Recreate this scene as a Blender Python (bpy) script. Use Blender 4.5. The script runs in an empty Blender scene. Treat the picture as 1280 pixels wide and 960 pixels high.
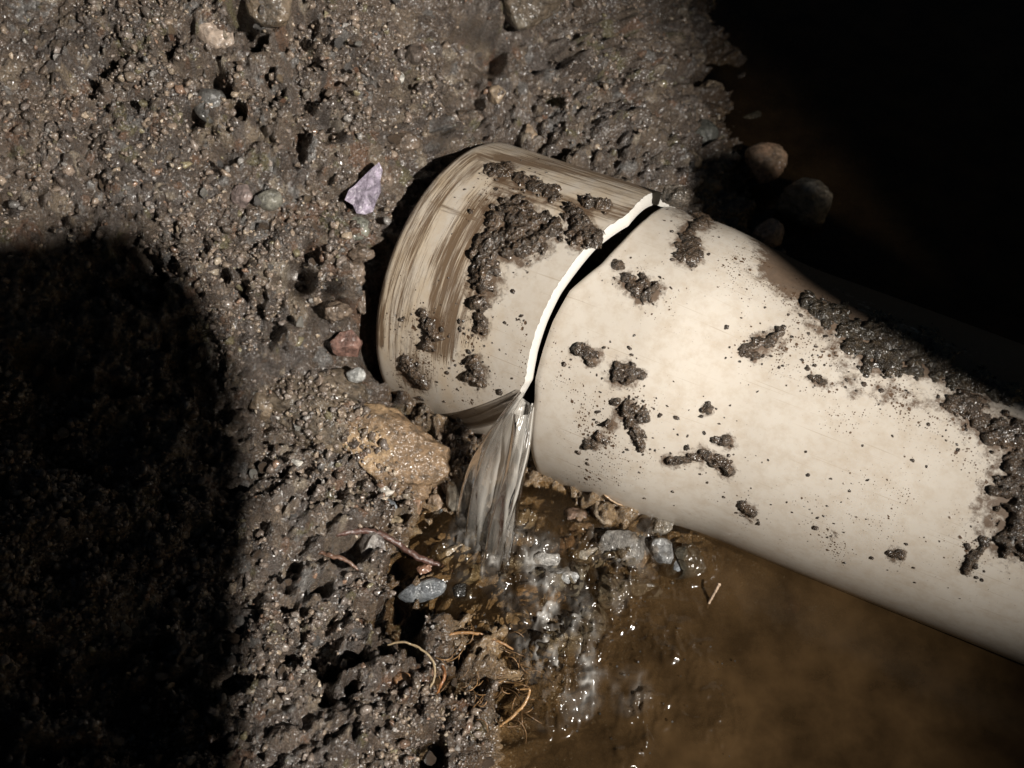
import bpy, math, random
import numpy as np
from mathutils import Vector
rng = np.random.default_rng(7)
random.seed(7)
SC = bpy.context.scene
COL = SC.collection

# ------------------------------------------------------------------ camera, world, torch light, exposure
PITCH = math.radians(55); DIST = .446; FPX = 640 / math.tan(math.radians(25))
DV = np.array([0, math.cos(PITCH), -math.sin(PITCH)]); RV = np.array([1., 0, 0]); UV = np.cross(RV, DV)
CAM = -DV * DIST + np.array([0, 0, .02])
cd = bpy.data.cameras.new('camera'); cam = bpy.data.objects.new('camera', cd); COL.objects.link(cam)
cam.location = CAM; cam.rotation_euler = (math.pi / 2 - PITCH, 0, 0)
cd.sensor_width = 36; cd.lens = 18 / math.tan(math.radians(25)); cd.clip_start = .01; cd.clip_end = 100
cd.dof.use_dof = True; cd.dof.focus_distance = .40; cd.dof.aperture_fstop = 15
SC.camera = cam
world = bpy.data.worlds.new('World'); SC.world = world; world.use_nodes = True
wn = world.node_tree.nodes; wl = world.node_tree.links
sky = wn.new('ShaderNodeTexSky'); sky.sky_type = 'NISHITA'; sky.sun_disc = False
sky.sun_elevation = math.radians(8); sky.sun_rotation = math.radians(120)
wl.new(sky.outputs[0], wn['Background'].inputs[0]); wn['Background'].inputs[1].default_value = .008
LDIR = .49 * RV - .07 * UV - .86 * DV                      # torch is held to the right of the camera, a little behind it
TORCH = np.array([0, 0, .03]) + 1.0 * LDIR / np.linalg.norm(LDIR)
TARGET = np.array([-.135, .042, .03])
ld = bpy.data.lights.new('torch_light', 'SPOT'); lo = bpy.data.objects.new('torch_light', ld); COL.objects.link(lo)
lo.location = TORCH; lo.rotation_euler = Vector(TARGET - TORCH).to_track_quat('-Z', 'Y').to_euler()
ld.energy = 73; ld.color = (1, .95, .88); ld.shadow_soft_size = .004; ld.spot_size = math.radians(36); ld.spot_blend = .98
SC.view_settings.view_transform = 'Standard'; SC.view_settings.look = 'None'
SC.view_settings.exposure = 0; SC.view_settings.gamma = 1
SC.cycles.use_denoising = True
SC.cycles.max_bounces = 8; SC.cycles.transparent_max_bounces = 16
SC.cycles.caustics_reflective = False; SC.cycles.caustics_refractive = False
SC.cycles.sample_clamp_indirect = 4

# ------------------------------------------------------------------ helpers
def ray(p):
    p = np.asarray(p, float)
    v = DV + RV * ((p[..., 0:1] - 640) / FPX) - UV * ((p[..., 1:2] - 480) / FPX)
    return v / np.linalg.norm(v, axis=-1, keepdims=True)
def at_z(p, z):
    v = ray(p); return CAM + v * ((z - CAM[2]) / v[..., 2:3])
def project(X):
    w = np.asarray(X) - CAM; dd = w @ DV
    return np.stack([640 + FPX * (w @ RV) / dd, 480 - FPX * (w @ UV) / dd], -1)
def smooth(a, b, x):
    t = np.clip((x - a) / (b - a), 0, 1); return t * t * (3 - 2 * t)
def hash2(i, j, k):
    h = (i.astype(np.int64) * 73856093) ^ (j.astype(np.int64) * 19349663) ^ (k * 83492791)
    h = (h ^ (h >> 13)) * 1274126177 & 0x7fffffff
    h = (h ^ (h >> 16)) * 668265263 & 0x7fffffff
    return ((h ^ (h >> 15)) & 0xffffff) / float(0xffffff)
def vnoise(x, y, k=0):
    i = np.floor(x); j = np.floor(y); fx = x - i; fy = y - j
    fx = fx * fx * (3 - 2 * fx); fy = fy * fy * (3 - 2 * fy)
    a = hash2(i, j, k); b = hash2(i + 1, j, k); c = hash2(i, j + 1, k); d = hash2(i + 1, j + 1, k)
    return (a * (1 - fx) + b * fx) * (1 - fy) + (c * (1 - fx) + d * fx) * fy
def fbm(x, y, k=0, o=4):
    s = 0; a = .5
    for q in range(o):
        s = s + a * vnoise(x * 2 ** q + 17.3 * q, y * 2 ** q - 9.1 * q, k + q); a *= .5
    return s
def cells(x, y, k, rmin=.45, rmax=.85, keep=1.):
    """rounded grains: height 0..1 of the tallest grain over each point and that grain's random number"""
    i0 = np.floor(x); j0 = np.floor(y); best = np.zeros_like(x); idd = np.zeros_like(x)
    for di in (-1, 0, 1):
        for dj in (-1, 0, 1):
            i = i0 + di; j = j0 + dj
            cx = i + hash2(i, j, k); cy = j + hash2(i, j, k + 1)
            r = rmin + (rmax - rmin) * hash2(i, j, k + 2); an = hash2(i, j, k + 3) * math.pi
            dx = x - cx; dy = y - cy; ca = np.cos(an); sa = np.sin(an)
            st = 1 + .7 * hash2(i, j, k + 6)
            u = (dx * ca + dy * sa) * st; v = -dx * sa + dy * ca
            q = (np.abs(u) ** 2.4 + np.abs(v) ** 2.4) ** (1 / 2.4) / r
            tl = 1 + .5 * (dx * (hash2(i, j, k + 7) - .5) + dy * (hash2(i, j, k + 8) - .5)) / r
            h = np.sqrt(np.clip(1 - q * q, 0, 1)) * (.35 + .65 * hash2(i, j, k + 4)) * tl
            h = np.where(hash2(i, j, k + 9) < keep, h, 0)
            m = h > best; best = np.where(m, h, best); idd = np.where(m, hash2(i, j, k + 5), idd)
    return best, idd
def mesh_obj(name, V, F, mat, parent=None, col=None, attrs=None, smoothed=True, uv=None):
    V = np.asarray(V, np.float32); me = bpy.data.meshes.new(name)
    if isinstance(F, np.ndarray):
        n = F.shape[1]; me.vertices.add(len(V)); me.vertices.foreach_set('co', V.ravel())
        me.loops.add(F.size); me.loops.foreach_set('vertex_index', F.ravel().astype(np.int32))
        me.polygons.add(len(F)); me.polygons.foreach_set('loop_start', np.arange(0, F.size, n, dtype=np.int32))
        me.update(calc_edges=True)
    else:
        me.from_pydata([tuple(map(float, v)) for v in V], [], F); me.update()
    me.polygons.foreach_set('use_smooth', [smoothed] * len(me.polygons))
    if col is not None:
        a = me.color_attributes.new('tint', 'FLOAT_COLOR', 'POINT')
        c = np.ones((len(V), 4), np.float32); c[:, :3] = col; a.data.foreach_set('color', c.ravel())
    for k, v in (attrs or {}).items():
        a = me.attributes.new(k, 'FLOAT', 'POINT'); a.data.foreach_set('value', np.asarray(v, np.float32))
    if uv is not None:
        a = me.attributes.new('pos', 'FLOAT_VECTOR', 'POINT')
        w = np.zeros((len(V), 3), np.float32); w[:, :2] = uv; a.data.foreach_set('vector', w.ravel())
    me.materials.append(mat); o = bpy.data.objects.new(name, me); COL.objects.link(o)
    if parent is not None: o.parent = parent
    return o
def tag(o, label=None, cat=None, group=None, kind=None):
    if label: o['label'] = label
    if cat: o['category'] = cat
    if group: o['group'] = group
    if kind: o['kind'] = kind
    return o
def grid_faces(nu, nv):
    a = (np.arange(nu - 1)[:, None] * nv + np.arange(nv - 1)[None, :]).ravel()
    return np.stack([a, a + nv, a + nv + 1, a + 1], 1)
def empty(name, loc):
    o = bpy.data.objects.new(name, None); o.empty_display_size = .01; COL.objects.link(o); o.location = loc; return o

# ------------------------------------------------------------------ materials
def newmat(name):
    m = bpy.data.materials.new(name); m.use_nodes = True; nt = m.node_tree
    return m, nt, nt.nodes, nt.links, nt.nodes['Principled BSDF']
def add_noise(N, L, vec, scale, detail=4, rough=.6):
    n = N.new('ShaderNodeTexNoise'); n.inputs['Scale'].default_value = scale; n.inputs['Detail'].default_value = detail
    n.inputs['Roughness'].default_value = rough
    if vec is not None: L.new(vec, n.inputs['Vector'])
    return n
def ramp(N, L, src, a, b, c0=(0, 0, 0, 1), c1=(1, 1, 1, 1)):
    r = N.new('ShaderNodeValToRGB'); r.color_ramp.elements[0].position = a; r.color_ramp.elements[1].position = b
    r.color_ramp.elements[0].color = c0; r.color_ramp.elements[1].color = c1; L.new(src, r.inputs[0]); return r
def math_(N, L, op, a, b):
    n = N.new('ShaderNodeMath'); n.operation = op
    for i, s in enumerate((a, b)):
        if isinstance(s, (int, float)): n.inputs[i].default_value = s
        else: L.new(s, n.inputs[i])
    return n.outputs[0]
def mixc(N, L, f, a, b, mode='MIX'):
    n = N.new('ShaderNodeMix'); n.data_type = 'RGBA'; n.blend_type = mode
    for i, s in ((0, f), (6, a), (7, b)):
        if isinstance(s, (int, float)): n.inputs[i].default_value = s
        elif isinstance(s, tuple): n.inputs[i].default_value = s
        else: L.new(s, n.inputs[i])
    return n.outputs[2]
def tinted(name, rough=(.25, .7), bump=.5, s1=900, s2=3000, spec=.5, vary=.55, dist=.0006, coat=.8, film=True):
    """colour from the piece's own tint, mottled; damp gloss broken up by noise"""
    m, nt, N, L, P = newmat(name)
    at = N.new('ShaderNodeAttribute'); at.attribute_name = 'tint'
    tc = N.new('ShaderNodeTexCoord').outputs['Object']
    n1 = add_noise(N, L, tc, s1, 6, .65); n2 = add_noise(N, L, tc, s2, 3, .6)
    r1 = ramp(N, L, n1.outputs['Fac'], .3, .7, (1 - vary,) * 3 + (1,), (1 + vary * .7,) * 3 + (1,))
    c = mixc(N, L, 1., at.outputs['Color'], r1.outputs[0], 'MULTIPLY')
    L.new(c, P.inputs['Base Color'])
    rr = N.new('ShaderNodeMapRange'); rr.inputs[1].default_value = .3; rr.inputs[2].default_value = .7
    rr.inputs[3].default_value = rough[0]; rr.inputs[4].default_value = rough[1]
    L.new(add_noise(N, L, tc, s1 * .35, 3).outputs['Fac'], rr.inputs[0]); L.new(rr.outputs[0], P.inputs['Roughness'])
    P.inputs['Specular IOR Level'].default_value = spec
    h = math_(N, L, 'ADD', n1.outputs['Fac'], math_(N, L, 'MULTIPLY', n2.outputs['Fac'], .5))
    b = N.new('ShaderNodeBump'); b.inputs['Strength'].default_value = bump; b.inputs['Distance'].default_value = dist
    L.new(h, b.inputs['Height']); L.new(b.outputs[0], P.inputs['Normal'])
    P.inputs['Coat Weight'].default_value = coat; P.inputs['Coat Roughness'].default_value = .2; P.inputs['Coat IOR'].default_value = 1.5
    b2 = N.new('ShaderNodeBump'); b2.inputs['Strength'].default_value = 1.; b2.inputs['Distance'].default_value = .0022
    L.new(add_noise(N, L, tc, 380, 2, .5).outputs['Fac'], b2.inputs['Height']); (L.new(b2.outputs[0], P.inputs['Coat Normal']) if film else None)
    return m
M_SOIL = tinted('wet_soil', (.08, .42), 1., 1100, 3500, .6, .7, .0014)
M_GRAIN = tinted('grains', (.08, .38), .8, 1700, 4500, .5, .6, .0006, 1., False)
M_STONE = tinted('wet_stone', (.16, .5), .9, 420, 2200, .5, .75, .0011)
M_MUD = tinted('mud', (.10, .4), 1., 1500, 4200, .6, .6, .0007)
M_ROOT = tinted('root', (.25, .55), .6, 900, 2500, .5, .4, .0003)

def pipe_material(name, scraped):
    m, nt, N, L, P = newmat(name)
    ps = N.new('ShaderNodeAttribute'); ps.attribute_name = 'pos'
    def A(k):
        a = N.new('ShaderNodeAttribute'); a.attribute_name = k; return a.outputs['Fac']
    def scaled(sx, sy):
        mp = N.new('ShaderNodeMapping'); mp.inputs['Scale'].default_value = (sx, sy, 1); L.new(ps.outputs['Vector'], mp.inputs['Vector']); return mp.outputs[0]
    flat = ps.outputs['Vector']
    base = mixc(N, L, ramp(N, L, add_noise(N, L, flat, 30, 4).outputs['Fac'], .3, .7).outputs[0], (.59, .525, .445, 1), (.67, .61, .53, 1))
    faint = ramp(N, L, add_noise(N, L, flat, 160, 6, .7).outputs['Fac'], .45, .8)
    base = mixc(N, L, math_(N, L, 'MULTIPLY', faint.outputs[0], .5), base, (.40, .29, .18, 1))
    scv = N.new('ShaderNodeMapping'); scv.inputs['Scale'].default_value = (26, 1500, 1); scv.inputs['Rotation'].default_value = (0, 0, .12); L.new(flat, scv.inputs['Vector'])
    scr = ramp(N, L, add_noise(N, L, scv.outputs[0], 1, 2, .5).outputs['Fac'], .66, .72)
    base = mixc(N, L, math_(N, L, 'MULTIPLY', scr.outputs[0], .4), base, (.34, .25, .16, 1))
    # fine spatter: small dots where the density is high
    def spots(scale, lo, k, warp):
        wv = N.new('ShaderNodeVectorMath'); wv.operation = 'MULTIPLY_ADD'
        nz = add_noise(N, L, flat, scale * .9, 3, .7); L.new(nz.outputs['Color'], wv.inputs[0])
        wv.inputs[1].default_value = (warp,) * 3; L.new(flat, wv.inputs[2])
        v = N.new('ShaderNodeTexVoronoi'); v.voronoi_dimensions = '2D'; v.inputs['Scale'].default_value = scale; L.new(wv.outputs[0], v.inputs['Vector'])
        sep = N.new('ShaderNodeSeparateColor'); L.new(v.outputs['Color'], sep.inputs[0])
        # each cell holds a dot of its own size, many hold none
        pt_ = ramp(N, L, add_noise(N, L, flat, 75, 3, .6).outputs['Fac'], .36, .64, (.25,) * 3 + (1,), (1.,) * 3 + (1,))
        size = math_(N, L, 'MULTIPLY', math_(N, L, 'SUBTRACT', math_(N, L, 'MULTIPLY', math_(N, L, 'MULTIPLY', A('speck'), pt_.outputs[0]), k), sep.outputs[0]), .6)
        size = math_(N, L, 'MINIMUM', size, .42)
        d = math_(N, L, 'SUBTRACT', size, v.outputs['Distance'])
        return ramp(N, L, d, 0, .07).outputs[0]
    s1 = spots(420, .3, 1.0, .0012); s2 = spots(1100, .3, 1.15, .0006); s3 = spots(170, .3, .55, .003)
    sp = math_(N, L, 'MAXIMUM', math_(N, L, 'MAXIMUM', s1, s2), s3)
    # smeared film
    film_n = add_noise(N, L, flat, 260, 7, .75)
    film = ramp(N, L, math_(N, L, 'ADD', film_n.outputs['Fac'], math_(N, L, 'SUBTRACT', A('film'), .46)), .47, .64)
    dirt = math_(N, L, 'MAXIMUM', sp, math_(N, L, 'MULTIPLY', film.outputs[0], .9))
    dirtcol = mixc(N, L, add_noise(N, L, flat, 500, 3).outputs['Fac'], (.045, .024, .012, 1), (.17, .10, .055, 1))
    if scraped:
        n1 = add_noise(N, L, scaled(620, 26), 1, 6, .7); n2 = add_noise(N, L, scaled(1500, 90), 1, 4, .7)
        c = math_(N, L, 'ADD', math_(N, L, 'MULTIPLY', n1.outputs['Fac'], .7), math_(N, L, 'MULTIPLY', n2.outputs['Fac'], .3))
        sc = ramp(N, L, math_(N, L, 'ADD', c, math_(N, L, 'SUBTRACT', A('streak'), .515)), .48, .60)
        n3 = add_noise(N, L, scaled(28, 560), 1, 6, .7); n4 = add_noise(N, L, scaled(90, 1500), 1, 4, .7)
        c = math_(N, L, 'ADD', math_(N, L, 'MULTIPLY', n3.outputs['Fac'], .7), math_(N, L, 'MULTIPLY', n4.outputs['Fac'], .3))
        sa = ramp(N, L, math_(N, L, 'ADD', c, math_(N, L, 'SUBTRACT', A('drag'), .50)), .46, .60)
        st = math_(N, L, 'MAXIMUM', sc.outputs[0], sa.outputs[0])
        wash = ramp(N, L, add_noise(N, L, scaled(140, 40), 1, 4, .6).outputs['Fac'], .3, .65)
        base = mixc(N, L, math_(N, L, 'MULTIPLY', math_(N, L, 'MULTIPLY', math_(N, L, 'MAXIMUM', A('streak'), A('drag')), 1.1), wash.outputs[0]), base, (.60, .45, .28, 1))
        base = mixc(N, L, math_(N, L, 'MULTIPLY', st, .88), base, mixc(N, L, n2.outputs['Fac'], (.05, .025, .011, 1), (.19, .11, .053, 1)))
        dirt2 = math_(N, L, 'MAXIMUM', dirt, math_(N, L, 'MULTIPLY', st, .7))
    else:
        dirt2 = dirt
    colr = mixc(N, L, dirt, base, dirtcol)
    L.new(colr, P.inputs['Base Color'])
    rr = N.new('ShaderNodeMapRange'); rr.inputs[3].default_value = .27; rr.inputs[4].default_value = .6; L.new(dirt2, rr.inputs[0])
    L.new(rr.outputs[0], P.inputs['Roughness'])
    P.inputs['Subsurface Weight'].default_value = .05; P.inputs['Subsurface Radius'].default_value = (.002, .0015, .001); P.inputs['Subsurface Scale'].default_value = 1
    hgt = math_(N, L, 'ADD', dirt2, math_(N, L, 'MULTIPLY', add_noise(N, L, flat, 900, 3).outputs['Fac'], .12))
    b = N.new('ShaderNodeBump'); b.inputs['Strength'].default_value = .45; b.inputs['Distance'].default_value = .0005
    L.new(hgt, b.inputs['Height']); L.new(b.outputs[0], P.inputs['Normal'])
    return m
M_PIPE = pipe_material('cream_plastic', False); M_STUB = pipe_material('scraped_cream_plastic', True)
def plain(name, c, rough=.4, bump=0, scale=800):
    m, nt, N, L, P = newmat(name); P.inputs['Roughness'].default_value = rough
    tc = N.new('ShaderNodeTexCoord').outputs['Object']; n = add_noise(N, L, tc, scale, 5, .65)
    L.new(mixc(N, L, n.outputs['Fac'], tuple(x * .82 for x in c) + (1,), tuple(min(1, x * 1.12) for x in c) + (1,)), P.inputs['Base Color'])
    if bump:
        b = N.new('ShaderNodeBump'); b.inputs['Strength'].default_value = bump; b.inputs['Distance'].default_value = .0004
        L.new(n.outputs['Fac'], b.inputs['Height']); L.new(b.outputs[0], P.inputs['Normal'])
    return m
M_CUT = plain('fresh_cut_plastic', (.66, .63, .58), .55, .5, 1800)
M_BORE = plain('pipe_bore', (.42, .33, .23), .35)
M_PLASTIC = plain('black_plastic', (.02, .02, .022), .4)

def water_material(name, murk_attr, murk_col, tint, rough, bump=0, scale=300, spec_ior=1.33, streak=False, murk_scale=1.):
    m, nt, N, L, P = newmat(name); N.remove(P); out = N['Material Output']
    tr = N.new('ShaderNodeBsdfTransparent'); tr.inputs[0].default_value = tint
    df = N.new('ShaderNodeBsdfDiffuse'); tl = N.new('ShaderNodeBsdfTranslucent')
    tc = N.new('ShaderNodeTexCoord').outputs['Object']
    if streak:
        ps = N.new('ShaderNodeAttribute'); ps.attribute_name = 'pos'
        mp = N.new('ShaderNodeMapping'); mp.inputs['Scale'].default_value = (3.4, .8, 1); L.new(ps.outputs['Vector'], mp.inputs['Vector'])
        nz = add_noise(N, L, mp.outputs[0], 1, 2, .45)
    else:
        nz = add_noise(N, L, tc, 45, 5, .6)
    cl = ramp(N, L, nz.outputs['Fac'], .35, .7, tuple(x * .55 for x in murk_col) + (1,), tuple(x * 1.35 for x in murk_col) + (1,))
    fo = N.new('ShaderNodeAttribute'); fo.attribute_name = 'froth'
    cc = mixc(N, L, fo.outputs['Fac'], cl.outputs[0], (.72, .70, .66, 1))
    L.new(cc, df.inputs[0]); L.new(cc, tl.inputs[0])
    body = N.new('ShaderNodeMixShader'); body.inputs[0].default_value = .35; L.new(df.outputs[0], body.inputs[1]); L.new(tl.outputs[0], body.inputs[2])
    at = N.new('ShaderNodeAttribute'); at.attribute_name = murk_attr
    mk = math_(N, L, 'MULTIPLY', at.outputs['Fac'], murk_scale)
    if streak:
        rf = N.new('ShaderNodeBsdfRefraction'); rf.inputs['IOR'].default_value = 1.2; rf.inputs['Roughness'].default_value = .02
        mt = N.new('ShaderNodeMixShader'); mt.inputs[0].default_value = .15; L.new(tr.outputs[0], mt.inputs[1]); L.new(rf.outputs[0], mt.inputs[2]); tr = mt
    if streak: mk = math_(N, L, 'MULTIPLY', mk, ramp(N, L, nz.outputs['Fac'], .38, .66, (.4,) * 3 + (1,)).outputs[0])
    m1 = N.new('ShaderNodeMixShader'); L.new(mk, m1.inputs[0]); L.new(tr.outputs[0], m1.inputs[1]); L.new(body.outputs[0], m1.inputs[2])
    gl = N.new('ShaderNodeBsdfGlossy'); gl.inputs['Roughness'].default_value = rough
    fr = N.new('ShaderNodeFresnel'); fr.inputs[0].default_value = spec_ior
    b = N.new('ShaderNodeBump'); b.inputs['Strength'].default_value = bump; b.inputs['Distance'].default_value = .0008
    nb = add_noise(N, L, tc, scale, 4, .55)
    L.new(nz.outputs['Fac'] if streak else nb.outputs['Fac'], b.inputs['Height']); L.new(b.outputs[0], gl.inputs['Normal']); L.new(b.outputs[0], fr.inputs['Normal'])
    m2 = N.new('ShaderNodeMixShader'); L.new(fr.outputs[0], m2.inputs[0]); L.new(m1.outputs[0], m2.inputs[1]); L.new(gl.outputs[0], m2.inputs[2])
    L.new(m2.outputs[0], out.inputs[0])
    return m
M_POOL = water_material('murky_water', 'murk', (.105, .062, .027), (.92, .85, .72, 1), .15, .06, 300, 1.42)
M_FALL = water_material('falling_water', 'murk', (.88, .84, .77), (.99, .98, .97, 1), .14, .35, 300, 1.33, True)  # milky white also stands in for bright refraction and reflections
M_DROP = water_material('droplet_water', 'murk', (.5, .5, .5), (.92, .92, .9, 1), .06, 0, 300, 1.45)

# ------------------------------------------------------------------ pipe frames (two pieces of one broken drain pipe)
class Pipe:
    def __init__(s, P, th, ph):
        s.P = np.array(P); s.a = np.array([math.cos(th) * math.cos(ph), math.sin(th) * math.cos(ph), math.sin(ph)])
        s.e1 = np.cross([0, 0, 1.], s.a); s.e1 /= np.linalg.norm(s.e1); s.e2 = np.cross(s.a, s.e1)     # e1 sideways (away), e2 up
    def hit(s, p, R):
        v = ray(np.asarray(p, float)); w = CAM - s.P; v1 = v - (v @ s.a)[..., None] * s.a; w1 = w - s.a * (w @ s.a)
        A = (v1 * v1).sum(-1); B = v1 @ w1; c = w1 @ w1 - R * R; q = np.maximum(B * B - A * c, 0); t = (-B - np.sqrt(q)) / A
        X = CAM + t[..., None] * v; d = X - s.P
        return d @ s.a, np.arctan2(d @ s.e1, d @ s.e2)          # along the axis, angle from the top
    def pt(s, u, th, R):
        u = np.asarray(u)[..., None]; th = np.asarray(th); R = np.asarray(R)
        return s.P + u * s.a + (R * np.sin(th))[..., None] * s.e1 + (R * np.cos(th))[..., None] * s.e2
RIGHT = Pipe((.0388, .0225, .0170), -.4932, .05); LEFT = Pipe((.0389, .0226, .0232), -.5656, .1404)
RBELL, RPIPE, RSTUB, LSTUB = .0625, .0558, .0622, .0735
def r_right(u): return RPIPE + .0014 - .0030 * smooth(.06, .22, u) + (RBELL - RPIPE - .0014) * (1 - smooth(.027, .076, u))
def rim_fn(pipe, R, pts):
    u, th = pipe.hit(np.array(pts), R); o = np.argsort(th); return th[o], u[o]
rim_r = rim_fn(RIGHT, RBELL, [(838, 254), (808, 271), (778, 300), (752, 328), (712, 362), (690, 402), (677, 440), (668, 475), (667, 500), (662, 560)])
rim_l = rim_fn(LEFT, RSTUB, [(826, 239), (785, 267), (740, 300), (714, 332), (693, 362), (675, 400), (662, 440), (656, 478), (640, 508)])
def rim(t, th):
    if t is rim_l: th = np.clip(th, t[0][0], t[0][-1])
    x = np.interp(th, t[0], t[1]); k0 = (t[1][2] - t[1][0]) / (t[0][2] - t[0][0]); k1 = (t[1][-1] - t[1][-3]) / (t[0][-1] - t[0][-3])
    return x + np.where(th < t[0][0], k0 * np.maximum(th - t[0][0], -.5), 0) + np.where(th > t[0][-1], k1 * np.minimum(th - t[0][-1], .5), 0)
def seg(p, a, b):
    p = np.asarray(p, float); a = np.array(a, float); b = np.array(b, float); ab = b - a
    t = np.clip(((p - a) @ ab) / max(ab @ ab, 1e-9), 0, 1); return np.linalg.norm(p - a - t[..., None] * ab, axis=-1)
def field(px, items):
    """items: (polyline of picture points, radius, strength) -> density on the surface point that shows there"""
    f = np.zeros(px.shape[:-1])
    for poly, r, s in items:
        d = np.min([seg(px, poly[i], poly[min(i + 1, len(poly) - 1)]) for i in range(max(1, len(poly) - 1))], 0)
        f = np.maximum(f, s * np.clip(1.25 - d / r, 0, 1) ** .8)
    return f

def build_tube(pipe, us, Rs, inner, rimt, name, mat, fields, parent, jag=0, nth=360):
    """outer wall, grown along the axis; the first ring follows the cut"""
    th = np.linspace(-math.pi, math.pi, nth, endpoint=False)
    U, T = np.meshgrid(us, th, indexing='ij'); R = np.repeat(np.asarray(Rs)[:, None], nth, 1)
    off = rim(rimt, T) + jag * (fbm(T * 60, T * 0, 3, 3) - .5)
    W = U + off * np.clip(1 - np.abs(U) / .03, 0, 1)
    X = pipe.pt(W, T, R).reshape(-1, 3); nu = len(us)
    a = (np.arange(nu - 1)[:, None] * nth + np.arange(nth)[None, :]); b = (np.arange(nu - 1)[:, None] * nth + (np.arange(nth)[None, :] + 1) % nth)
    F = np.stack([a.ravel(), (a + nth).ravel(), (b + nth).ravel(), b.ravel()], 1)
    px = project(X); P_ = {k: field(px, it) for k, it in fields.items()}
    return mesh_obj(name, X, F, mat, parent, attrs=P_, uv=np.stack([W.ravel(), (T * .06).ravel()], 1))
def build_ring(pipe, prof, rimt, name, mat, parent, jag=0, nth=360):
    """prof: (axial offset from the cut, radius, jag share)"""
    th = np.linspace(-math.pi, math.pi, nth, endpoint=False); V = []
    for u, r, j in prof:
        V.append(pipe.pt(u + rim(rimt, th) * max(0, 1 - abs(u) / .03) + j * jag * (fbm(th * 60, th * 0, 3, 3) - .5), th, np.full(nth, r) - j * .0004 * fbm(th * 150, th * 0, 8, 2)))
    X = np.concatenate(V); nu = len(prof)
    a = (np.arange(nu - 1)[:, None] * nth + np.arange(nth)[None, :]); b = (np.arange(nu - 1)[:, None] * nth + (np.arange(nth)[None, :] + 1) % nth)
    F = np.stack([a.ravel(), (a + nth).ravel(), (b + nth).ravel(), b.ravel()], 1)
    return mesh_obj(name, X, F, mat, parent, uv=np.zeros((len(X), 2)))

# ------------------------------------------------------------------ the ground: a muddy bank sloping into a water-filled pit
CTRL = [  # picture point, height: a survey of the bank
    (575, 600, .000), (492, 690, .001), (497, 745, .000), (545, 792, .001), (570, 850, .000), (640, 890, .000), (618, 960, -.001),
    (620, 690, -.016), (700, 760, -.022), (760, 900, -.034), (900, 800, -.036), (1100, 900, -.05), (1280, 940, -.06), (800, 690, -.010), (730, 660, -.008), (870, 700, -.014), (700, 850, -.016), (640, 800, -.010), (650, 920, -.016),
    (540, 680, -.006), (400, 600, .012), (440, 700, .008), (480, 840, .005), (520, 930, .004), (330, 500, .024), (400, 480, .022), (300, 900, .015), (150, 700, .030), (0, 600, .05), (0, 900, .04),
    (0, 300, .080), (150, 150, .095), (0, 0, .12), (300, 0, .110), (330, 180, .080), (400, 130, .088), (420, 260, .062), (430, 370, .044), (440, 430, .026), (472, 470, .008), (500, 500, .002), (250, 330, .060),
    (540, 130, .070), (600, 150, .056), (700, 170, .052), (820, 210, .046), (500, 40, .092), (650, 60, .074), (760, 90, .052), (790, 20, .048), (830, 130, .030), (880, 60, .0), (900, 160, -.006), (900, 240, .004),
    (960, 30, -.05), (980, 130, -.03), (960, 220, -.012), (1010, 260, -.020), (960, 300, -.010), (1100, 200, -.09), (1280, 0, -.12), (1280, 300, -.10), (1150, 360, -.07), (1280, 460, -.06), (1050, 340, -.04),
    (-200, 200, .12), (-200, 900, .07), (300, -250, .15), (900, -300, -.06), (1500, 900, -.08), (700, 1150, -.04), (300, 1150, .01), (1500, 200, -.12)]
cp = np.array([at_z((x, y), z) for x, y, z in CTRL])
def tps(r2): return r2 * np.log(r2 + 1e-9)
n_ = len(cp); K = tps(((cp[:, None, :2] - cp[None, :, :2]) ** 2).sum(-1)) + np.eye(n_) * 2e-4
Am = np.zeros((n_ + 3, n_ + 3)); Am[:n_, :n_] = K; Am[:n_, n_] = 1; Am[:n_, n_ + 1:] = cp[:, :2]; Am[n_, :n_] = 1; Am[n_ + 1:, :n_] = cp[:, :2].T
wts = np.linalg.solve(Am, np.r_[cp[:, 2], 0, 0, 0])
END = LEFT.P - LEFT.a * LSTUB; PERP = np.array([LEFT.a[1], -LEFT.a[0]]) / np.hypot(LEFT.a[0], LEFT.a[1])
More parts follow.
